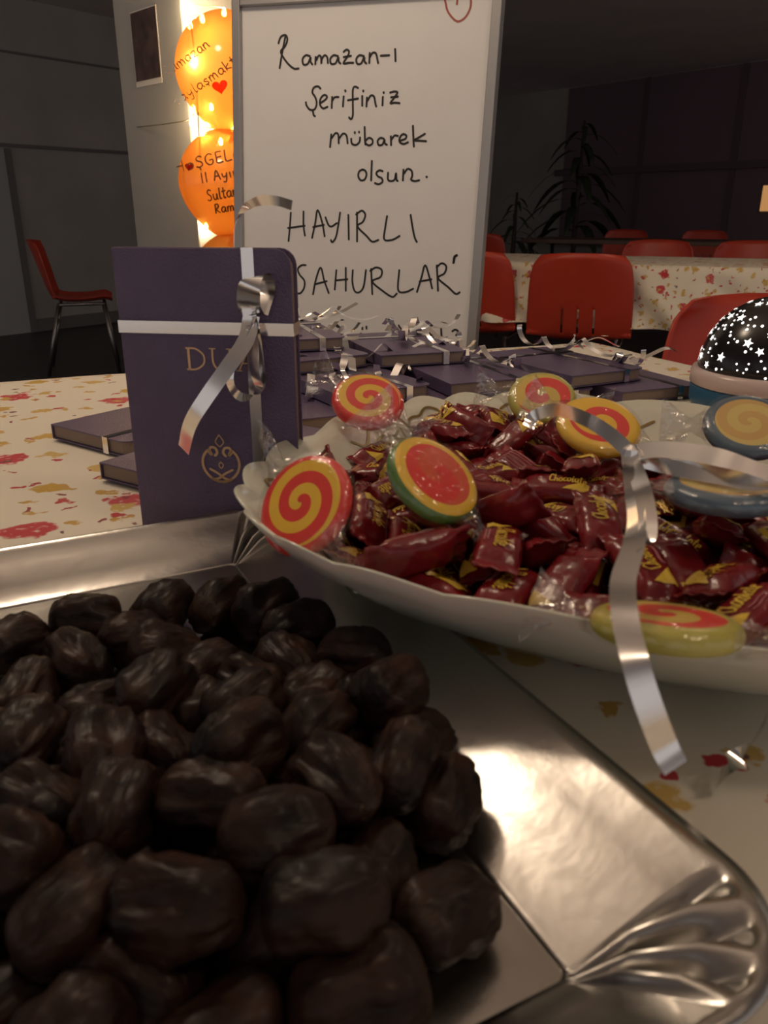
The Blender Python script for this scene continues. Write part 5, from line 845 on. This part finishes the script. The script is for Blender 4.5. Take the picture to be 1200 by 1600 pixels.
# ------------------------------------------------------------------ swirl lollies in cellophane
def lolly(label, m, c, nrm, tw, r=.024, th=.0048, tw2=True, spin=0.0):
    t = empty('swirl_candy', label, 'sweet', group='swirled candy discs')
    n = Vector(nrm).normalized(); x = Vector(tw); x = (x - n * x.dot(n)).normalized(); y = n.cross(x)
    t.matrix_world = Matrix(((x.x, y.x, n.x, c[0]), (x.y, y.y, n.y, c[1]), (x.z, y.z, n.z, c[2]), (0, 0, 0, 1)))
    pr = [(.0005, -th)] + [(r * .80 + r * .2 * math.cos(R(a)), th * math.sin(R(a))) for a in range(-90, 91, 15)] + [(.0005, th * 1.08)]
    d = MB().lathe(pr, 40, None, False).build('candy_disc', m, t, smooth=True); d.rotation_euler = (0, 0, spin)
    k = 1.06
    def wr(u, v):
        a = 2 * math.pi * u; s = 2 * v - 1; rr = r * k * (.82 + .20 * math.sqrt(max(0, 1 - s * s))) if abs(s) < .999 else r * .80
        rr *= 1 + .03 * noise.noise(Vector((math.cos(a) * 3, math.sin(a) * 3, s * 2)))
        return Vector((rr * math.cos(a), rr * math.sin(a), s * th * 1.3))
    def face(sg):
        return lambda u, v: Vector((r * .84 * v * math.cos(2*math.pi*u), r * .84 * v * math.sin(2*math.pi*u), sg * (th * 1.3 + .0008 * noise.noise(Vector((math.cos(2*math.pi*u) * v * 3, math.sin(2*math.pi*u) * v * 3, sg))))))
    mb = MB(); mb.grid(wr, 32, 6); mb.grid(face(1), 32, 4); wro = mb.build('wrapper', M['cello'], t, smooth=True)
    for sg in ((1, -1) if tw2 else (1,)):
        def tf(u, v):
            s = u; wdt = .012 * (1 - s * 2.2) if s < .33 else .0033 + (s - .33) * .020; wdt = max(.0033, wdt)
            a = 2 * math.pi * v; ro = s * 3.0
            yy = math.cos(a) * wdt; zz = math.sin(a) * (.004 * (1 - s) + .0016 + .0012 * math.sin(v * 40))
            return Vector((sg * (r * .93 + s * .026), yy * math.cos(ro * .3) - zz * math.sin(ro * .3), yy * math.sin(ro * .3) + zz * math.cos(ro * .3) + .001 * math.sin(v * 25) * s))
        mb = MB(); mb.grid(tf, 10, 20); mb.build('twist', M['cellotwist'], wro, smooth=True)
    return t
lolly('large red and yellow swirl candy leaning on the left bowl rim', M['sw_ry'], at(478, 790, TT + .070), (-.50, -.62, .60), (.60, -.30, -.55), .0255, spin=1.0)
lolly('red and yellow swirl candy lying on the back left rim beside the book heap', M['sw_ry'], at(575, 628, TT + .076), (.10, -.52, .80), (.75, -.55, -.2), .0255, spin=2.5)
lolly('green-edged watermelon swirl candy standing among the chocolates', M['sw_g'], at(676, 750, TT + .082), (.50, -.42, .76), (.62, -.40, -.45), .0245, spin=.4)
lolly('yellow swirl candy at the back rim under the dark ribbon arc', M['sw_gy'], at(847, 624, TT + .074), (-.05, -.58, .80), (.9, -.3, 0), .0245, spin=1.4)
lolly('yellow and red swirl candy lying right of the dark ribbon arc', M['sw_yr'], at(935, 667, TT + .074), (.05, -.45, .88), (.8, -.5, -.1), .0265, spin=.2)
lolly('blue-edged swirl candy at the back right of the bowl', M['sw_b'], at(1168, 668, TT + .080), (-.12, -.50, .85), (.9, -.2, 0), .0255)
lolly('blue and yellow swirl candy lying flat under the white ribbon', M['sw_b'], at(1130, 772, TT + .082), (.02, .06, 1), (-.95, .1, 0), .0255)
lolly('yellow swirl candy lying along the front rim of the bowl', M['sw_gy'], at(1040, 980, TT + .066), (.05, .25, .95), (.8, -.45, .2), .0255, spin=.9)
# ------------------------------------------------------------------ silver ribbon thrown over the sweets
rbn = empty('gift_ribbon', 'silver ribbon lying over the sweets, its tail hanging over the front rim', 'ribbon')
def free_ribbon(ctrl, wdirs, width, name='ribbon_tail', parent=None, m='silver'):
    p = smooth_path([at(a, b, TT + c_) for a, b, c_ in ctrl], 6)
    d = smooth_path(wdirs, 6) if isinstance(wdirs, list) else wdirs
    return MB().ribbon(p, d, width).build(name, M[m], parent or rbn, smooth=True)
free_ribbon([(985, 708, .094), (1030, 702, .098), (1090, 708, .100), (1150, 722, .100), (1230, 750, .095)], [(0, .7, .7), (0, .75, .6), (0, .8, .6), (0, .8, .55), (0, .8, .5)], .0085)
free_ribbon([(985, 712, .092), (1050, 728, .092), (1120, 742, .092), (1180, 752, .092), (1230, 745, .096)], [(0, .2, 1), (0, .5, .9), (0, .7, .7), (0, .6, .7), (0, .5, .7)], .0085)
free_ribbon([(985, 708, .094), (955, 680, .100), (915, 655, .103), (870, 640, .100), (835, 650, .092), (825, 668, .086)], [(.4, .3, 1), (.3, .3, 1), (.2, .4, 1), (.0, .5, 1), (-.2, .5, .8), (-.4, .5, .8)], .007, 'ribbon_loop')
free_ribbon([(985, 712, .094), (990, 745, .095), (994, 800, .091), (990, 850, .087), (974, 905, .084), (976, 960, .084), (988, 1015, .081), (1003, 1070, .073), (1022, 1125, .063), (1040, 1170, .054), (1056, 1200, .049)], [(1, 0, 0), (1, .1, .1), (.7, 0, .7), (.9, .1, .3), (1, .1, .1), (1, .1, .0), (1, .1, 0), (1, .15, 0), (1, .2, 0), (1, .2, 0), (1, .25, 0)], .0085)
free_ribbon([(985, 712, .094), (1002, 760, .096), (1012, 810, .092), (1008, 850, .086), (990, 870, .084)], [(.9, .1, .4), (.9, .0, .4), (1, 0, .2), (.8, 0, .6), (.4, 0, .9)], .007)
MB().lathe([(.001, -.005), (.004, -.003), (.005, 0), (.004, .003), (.001, .005)], 10, Matrix.Translation(at(986, 710, TT + .094))).build('ribbon_knot', M['silver'], rbn)
rb2 = empty('gift_ribbon', 'small blurred ribbon curl lying on the cloth by the red flower', 'ribbon')
free_ribbon([(1195, 1120, .008), (1180, 1155, .016), (1150, 1190, .016), (1125, 1215, .008), (1120, 1225, .002)], [(.5, .6, .6), (.7, .6, .3), (.6, .6, .4), (.5, .7, .4), (.5, .7, .4)], .009, 'ribbon_strip', rb2)
# ------------------------------------------------------------------ star projector lamp
LC = Vector((.412, .850)); LR = .078
sl = empty('star_lamp', 'black dome night lamp with glowing stars on a blue base', 'lamp', (LC.x, LC.y, TT))
MB().lathe([(.070, .0005), (.075, .002), (.079, .010), (.0795, .026), (.078, .028)], 48).build('base', M['blue'], sl, smooth=True)
MB().lathe([(.0780, .0275), (.0805, .029), (.0805, .040), (.0785, .0445), (.0745, .045)], 48).build('clear_ring', M['ring'], sl, smooth=True)
dz, DH = .044, .076; DR = .074
def dome(th, ph):    # ph 0 at the rim, pi/2 at the top
    return Vector((DR * math.cos(ph) * math.cos(th), DR * math.cos(ph) * math.sin(th), dz + DH * math.sin(ph)))
dome_o = MB().lathe([(max(.001, DR * math.cos(R(a))), dz + DH * math.sin(R(a))) for a in range(0, 91, 5)], 48).build('dome', M['domeblack'], sl, smooth=True)
def dome_frame(th, ph):
    p = dome(th, ph); n = Vector((math.cos(ph) * math.cos(th) / DR, math.cos(ph) * math.sin(th) / DR, math.sin(ph) / DH)).normalized()
    t = Vector((-math.sin(th), math.cos(th), 0)); return p + n * .0004, t, n.cross(t), n
rnd = random.Random(5); taken = []
def free_spot(gap):
    for _ in range(400):
        th = rnd.uniform(math.pi * .85, math.pi * 2.15); ph = math.asin(rnd.uniform(.03, .96)); p = dome(th, ph)
        if all((p - q).length > g + gap for q, g in taken): taken.append((p, gap)); return th, ph
    return None
taken.append((dome(0, math.pi / 2), .016))
p, tx, ty, n = dome_frame(0, math.pi / 2)
star_n = 0
for k in range(30):
    sp_ = free_spot(.0048)
    if not sp_: break
    p, tx, ty, n = dome_frame(*sp_); rr = rnd.uniform(.0038, .0054); a0 = rnd.uniform(0, 6)
    ring = [p + (tx * math.cos(a0 + math.pi * q / 5) + ty * math.sin(a0 + math.pi * q / 5)) * (rr if q % 2 == 0 else rr * .45) for q in range(10)]
    MB().add([p + n * .0003] + ring, [(0, q + 1, (q + 1) % 10 + 1) for q in range(10)]).build('star', M['starlit'], dome_o)
dots = MB()
for k in range(170):
    sp_ = free_spot(.0021)
    if not sp_: break
    p, tx, ty, n = dome_frame(*sp_); rr = rnd.uniform(.0009, .0017)
    ring = [p + (tx * math.cos(math.pi * q / 4) + ty * math.sin(math.pi * q / 4)) * rr for q in range(8)]
    dots.add(ring, [tuple(range(8))])
o = dots.build('light_dots', M['starlit'], dome_o); o['kind'] = 'stuff'
mn = MB(); mn.lathe([(.0005, dz + DH + .0006), (.011, dz + DH - .0006)], 20, None, False); mn.build('moon_hole', M['starlit'], dome_o)
# ------------------------------------------------------------------ silver tray
TU = Vector((math.cos(R(27)), math.sin(R(27)))); TW = Vector((TU.y, -TU.x))
TR0 = Vector((-.058, .502)); TLx, TLy = .34, .392     # rim size along -u and along w
tc_ = TR0 - TU * TLx / 2 + TW * TLy / 2
INS, RH = .040, .020
def tray_pt(side_t, f):       # f 0 base edge .. 1 rim
    # rounded rectangle parameter by perimeter angle
    return None
def rr_out(hx, hy, r, n_c=30, n_s=14):
    out = []
    for (cx, cy, a0) in ((hx - r, hy - r, 0), (-hx + r, hy - r, 90), (-hx + r, -hy + r, 180), (hx - r, -hy + r, 270)):
        for k in range(n_c):
            a = R(a0 + 90 * k / (n_c - 1)); out.append((cx + r * math.cos(a), cy + r * math.sin(a), 1, 90 * k / (n_c - 1)))
        # straight run follows automatically
    return out
hx, hy = TLx / 2, TLy / 2
prof = [(INS + .002, .0015), (INS, .0016), (INS * .72, .0085), (INS * .40, .0155), (INS * .14, .0200), (.004, .0215), (0, .0205)]
rings = []
for (ins, z) in prof:
    base_r = .040 - ins * .9
    ring = rr_out(hx - ins * 1.36, hy - ins * .95, max(base_r, .004)); f = 1 - ins / INS; f = min(max(f, 0), 1)
    pts = []
    for (x, y, c_, a) in ring:
        w_ = (math.sin(R(a)) if 0 < a < 90 else 0) ** .0 if 0 < a < 90 else 0
        flute = math.sin(R(a) * 13 - .6) * 0.0066 * math.sin(math.pi * min(1, f * 1.05 + .05)) * (1 if 4 < a < 86 else 0) if f > 0.02 else 0
        pts.append((x, y, z + flute))
    rings.append(pts)
tray = empty('silver_tray', 'silver foil cardboard tray with fluted corners, piled with dates', 'tray', (tc_.x, tc_.y, TT), math.atan2(TU.y, TU.x))
mb = MB(); n = len(rings[0]); vv = [p for r_ in rings for p in r_]; ff = []
# insert extra points on the straight runs is not needed: they are flat
for i in range(len(rings) - 1):
    for k in range(n): ff.append((i*n+k, i*n+(k+1)%n, (i+1)*n+(k+1)%n, (i+1)*n+k))
mb.add(vv, ff); mb.build('rim', M['foil'], tray, smooth=True, solid=.0008)
MB().add(rings[0], [tuple(range(n))]).build('tray_floor', M['foil'], tray)
# ------------------------------------------------------------------ dates
DATES = [(75,950,185,938,.022),(-15,1015,55,990,.016),(50,1100,105,1020,.018),(160,1015,225,990,.018),(125,1065,190,1045,.034),(135,1190,150,1095,.030),(220,985,285,935,.016),(305,960,375,910,.018),(375,970,455,925,.016),(415,1010,515,970,.016),(275,1030,360,985,.026),(215,1110,265,1060,.030),(290,1120,315,1055,.022),(355,1085,430,1035,.032),(505,1030,605,1055,.014),(440,1080,500,1040,.026),(330,1190,445,1110,.042),(540,1130,585,1085,.026),(470,1150,520,1110,.030),(620,1150,700,1105,.016),(640,1270,690,1175,.022),(455,1200,550,1290,.036),(185,1300,230,1195,.038),(10,1225,120,1265,.032),(265,1265,410,1275,.030),(0,1150,45,1090,.028),(-10,1320,85,1360,.032),(30,1480,180,1345,.034),(220,1370,375,1390,.034),(110,1590,225,1450,.030),(255,1570,370,1490,.022),(420,1390,535,1375,.030),(620,1420,755,1345,.024),(420,1520,635,1470,.020),(565,1370,590,1290,.026),(-20,1560,60,1500,.020),(400,1340,470,1320,.034),(580,1230,620,1160,.028),(30,1170,75,1100,.030),(0,1440,40,1400,.020),(400,1440,440,1390,.018),(250,1150,300,1185,.020),(520,1215,600,1260,.014),(120,1290,160,1330,.018)]
DLAB = ['thick date standing proud at the back left, split lengthwise', 'date cut off by the left border at the back of the tray', 'date slanting down from the back left corner of the pile', 'round-ended date just below the thick back left date', 'small reddish date end lying on top at the left', 'long date pointing at the viewer below the reddish one', 'date at the back edge, right of the thick back left date', 'date at the back edge of the pile, highest in the middle', 'date at the back edge, right neighbour of the highest one', 'date at the back right edge, third from the tray corner', 'wrinkled date behind the middle of the pile', 'date left of the glossy middle one, pointing up right', 'narrow glossy date with a bright glint at the left middle', 'glossy date with a glint behind the brown middle date', 'dark smooth date at the far right edge towards the bowl', 'dark date tucked between the pile middle and the bowl side', 'light brown date in the middle with a ringed end', 'date behind the right edge, just left of the lone edge date', 'dark date right of the ringed middle date', 'dark date lying at the right edge near the tray wall', 'date standing on end at the right edge of the pile', 'date with an orange brown patch right of the centre', 'pale wrinkled date pointing up left of the centre', 'date lying across at the left border, middle height', 'long dark date lying across below the ringed middle date', 'date half cut by the left border above the middle', 'dark date cut by the left border below the middle', 'long diagonal date at the lower left', 'folded date with a brown shoulder below the centre', 'date at the bottom left, pointing up to the right', 'wide date at the bottom middle beside the bright gaps', 'date with a round tan end behind the big front date', 'big wrinkled date at the right front with a reflection below', 'biggest date at the front with deep lengthwise folds', 'narrow date wedged behind the right front date', 'date in the bottom left corner of the picture', 'dark date between the folded date and the round tan end', 'date wedged left of the date standing on end', 'dark date behind the left border pair', 'dark date low at the left border near the bottom', 'dark date low between the folded and the biggest date', 'dark date low under the ringed middle date', 'dark date low at the right, under the patched date', 'dark date low under the pale wrinkled date']
FILL = [(120,1010,180,1060),(330,1080,390,1120),(230,1030,300,1010),(440,1020,480,1060),(100,1230,150,1200),(300,1220,360,1200),(440,1250,490,1290),(60,1300,120,1290),(200,1420,280,1440),(60,1400,110,1450),(330,1420,380,1400),(540,1170,560,1120),(300,1310,380,1330),(170,1530,240,1560)]
def date_mesh(seed, k):
    rnd = random.Random(seed); mb = MB(); nu, nv = 28, 40; L_, r = 1.0, 1.0
    e = rnd.uniform(2.8, 4.0); tp = rnd.uniform(-.12, .12); bend = rnd.uniform(-.05, .05)
    vv = []
    for i in range(nu + 1):
        u = -math.cos(math.pi * i / nu)
        rad = max(0.0, 1 - abs(u) ** e) ** (1 / 2.2) * (1 + tp * u)
        for j in range(nv):
            a = 2 * math.pi * j / nv
            d = 1.08 + .26 * noise.noise(Vector((math.cos(a) * 1.3, math.sin(a) * 1.3, u * 1.1 + seed))) - .30 * abs(noise.noise(Vector((math.cos(a) * 2.6, math.sin(a) * 2.6, u * .9 + seed * 2.3)))) - .12 * abs(noise.noise(Vector((math.cos(a) * 5.5, math.sin(a) * 5.5, u * 2.2 + seed * 3.1)))) + .06 * noise.noise(Vector((math.cos(a) * 4, math.sin(a) * 4, u * 5 + seed)))
            fold = .18 * math.exp(-((math.sin((a - k) / 2)) / .12) ** 2)
            rr = rad * (d - fold)
            vv.append((u, rr * math.cos(a), rr * math.sin(a) + bend * (1 - u * u)))
    ff = [(i*nv+j, i*nv+(j+1)%nv, (i+1)*nv+(j+1)%nv, (i+1)*nv+j) for i in range(nu) for j in range(nv)]
    mb.add(vv, ff); return mb
DM = [date_mesh(s * 1.37 + 2, s * 1.1) for s in range(11)]
caps = []
rnd = random.Random(3)
for i, d in enumerate(DATES + [(*f, None) for f in FILL]):
    z = d[4] if d[4] is not None else .0125
    a = at(d[0], d[1], TT + z); b = at(d[2], d[3], TT + z); c_ = (a + b) / 2; dr_ = (b - a); ln = min(max(dr_.length, .034), .042); dr_.normalize()
    dr_.z += rnd.uniform(-.22, .22); dr_.normalize()
    caps.append([c_, dr_, ln / 2, rnd.uniform(.0122, .0138) * (1.05 if i == 33 else 1), i])
def seg_close(p1, d1_, l1, p2, d2_, l2):
    best = None
    for s in range(-3, 4):
        q = p1 + d1_ * (l1 * s / 3); t = max(-l2, min(l2, (q - p2).dot(d2_))); w2_ = p2 + d2_ * t
        s2 = max(-l1, min(l1, (w2_ - p1).dot(d1_))); q = p1 + d1_ * s2; v = q - w2_
        if best is None or v.length < best.length: best = v
    return best
# settle: push overlapping dates apart and keep them on the tray floor and inside its wall
for it in range(60):
    for i in range(len(caps)):
        for j in range(i + 1, len(caps)):
            A, B = caps[i], caps[j]
            if (A[0] - B[0]).length > A[2] + B[2] + .004: continue
            v = seg_close(A[0], A[1], A[2] - A[3] * .8, B[0], B[1], B[2] - B[3] * .8); dist = v.length; need = (A[3] + B[3]) * .80
            if dist < need:
                n_ = v.normalized() if dist > 1e-6 else Vector((0, 0, 1)); k = (need - dist) * .5
                wa = .35 if A[4] < len(DATES) else 1.0; wb_ = .35 if B[4] < len(DATES) else 1.0; s = wa + wb_
                A[0] += n_ * k * 1.4 * wa / s; B[0] -= n_ * k * 1.4 * wb_ / s
    for A in caps:
        low = A[0].z - abs(A[1].z) * (A[2] - A[3]) - A[3] * .90
        q = A[0].xy - tc_; fl_ = TT + .0022 + .42 * max(0, abs(q.dot(TU)) + A[3] * .4 - hx + INS * 1.36)
        if low < fl_: A[0].z += (fl_ - low)
        else: A[0].z -= min(.0004, low - fl_)
        for lim, ax_ in ((hx - INS * 1.36, TU), (hy - INS, -TW)):
            e_ = q.dot(ax_); ext = abs(A[1].xy.dot(ax_)) * A[2] + A[3] * .5
            sl_ = .022 if ax_ is TU else .005
            if abs(e_) + ext > lim + sl_: A[0] -= (Vector((*ax_, 0)) * math.copysign(min(abs(e_) + ext - lim - sl_, .004), e_))
under = {}
for A in caps:            # each low date is told by the date that lies on it
    if A[4] < len(DATES): continue
    near = sorted((B for B in caps if B[4] < len(DATES) and B[4] not in under.values()), key=lambda B: (B[0].xy - A[0].xy).length)
    under[A[4]] = near[0][4]
for (c_, d_, hl, r_, i) in caps:
    k = i % len(DM)
    up = Vector((0, 0, 1)); y_ = up.cross(d_).normalized(); z_ = d_.cross(y_); ro = rnd.uniform(0, 6.28)
    y2 = y_ * math.cos(ro) + z_ * math.sin(ro); z2 = d_.cross(y2)
    Mx = Matrix(((d_.x * hl, y2.x * r_, z2.x * r_ * .93, c_.x), (d_.y * hl, y2.y * r_, z2.y * r_ * .93, c_.y), (d_.z * hl, y2.z * r_, z2.z * r_ * .93, c_.z), (0, 0, 0, 1)))
    mb = MB(); mb.v = [tuple(Vector((v[0] * hl, v[1] * r_, v[2] * r_ * .93))) for v in DM[k].v]; mb.f = DM[k].f
    o = mb.build('date_fruit', M['date'], None, smooth=True)
    o.matrix_world = Matrix(((d_.x, y2.x, z2.x, c_.x), (d_.y, y2.y, z2.y, c_.y), (d_.z, y2.z, z2.z, c_.z), (0, 0, 0, 1)))
    tag(o, DLAB[i] if i < len(DATES) else 'low dark date beneath the ' + DLAB[under[i]] if len(DLAB[under[i]].split()) < 12 else 'date beneath the ' + DLAB[under[i]], 'date', 'dates on the silver tray' if i < len(DATES) else 'buried dates of the lower layer')
    if i in (16, 31, 4, 21, 28, 32):
        sg = 1 if i != 31 else 1
        MB().lathe([(.0005, hl * .985), (.0028, hl * .98), (.0036, hl * .955), (.0040, hl * .93)], 12, Matrix.Rotation(R(90), 4, 'Y'), False).build('calyx', M['stick'], o, smooth=True)
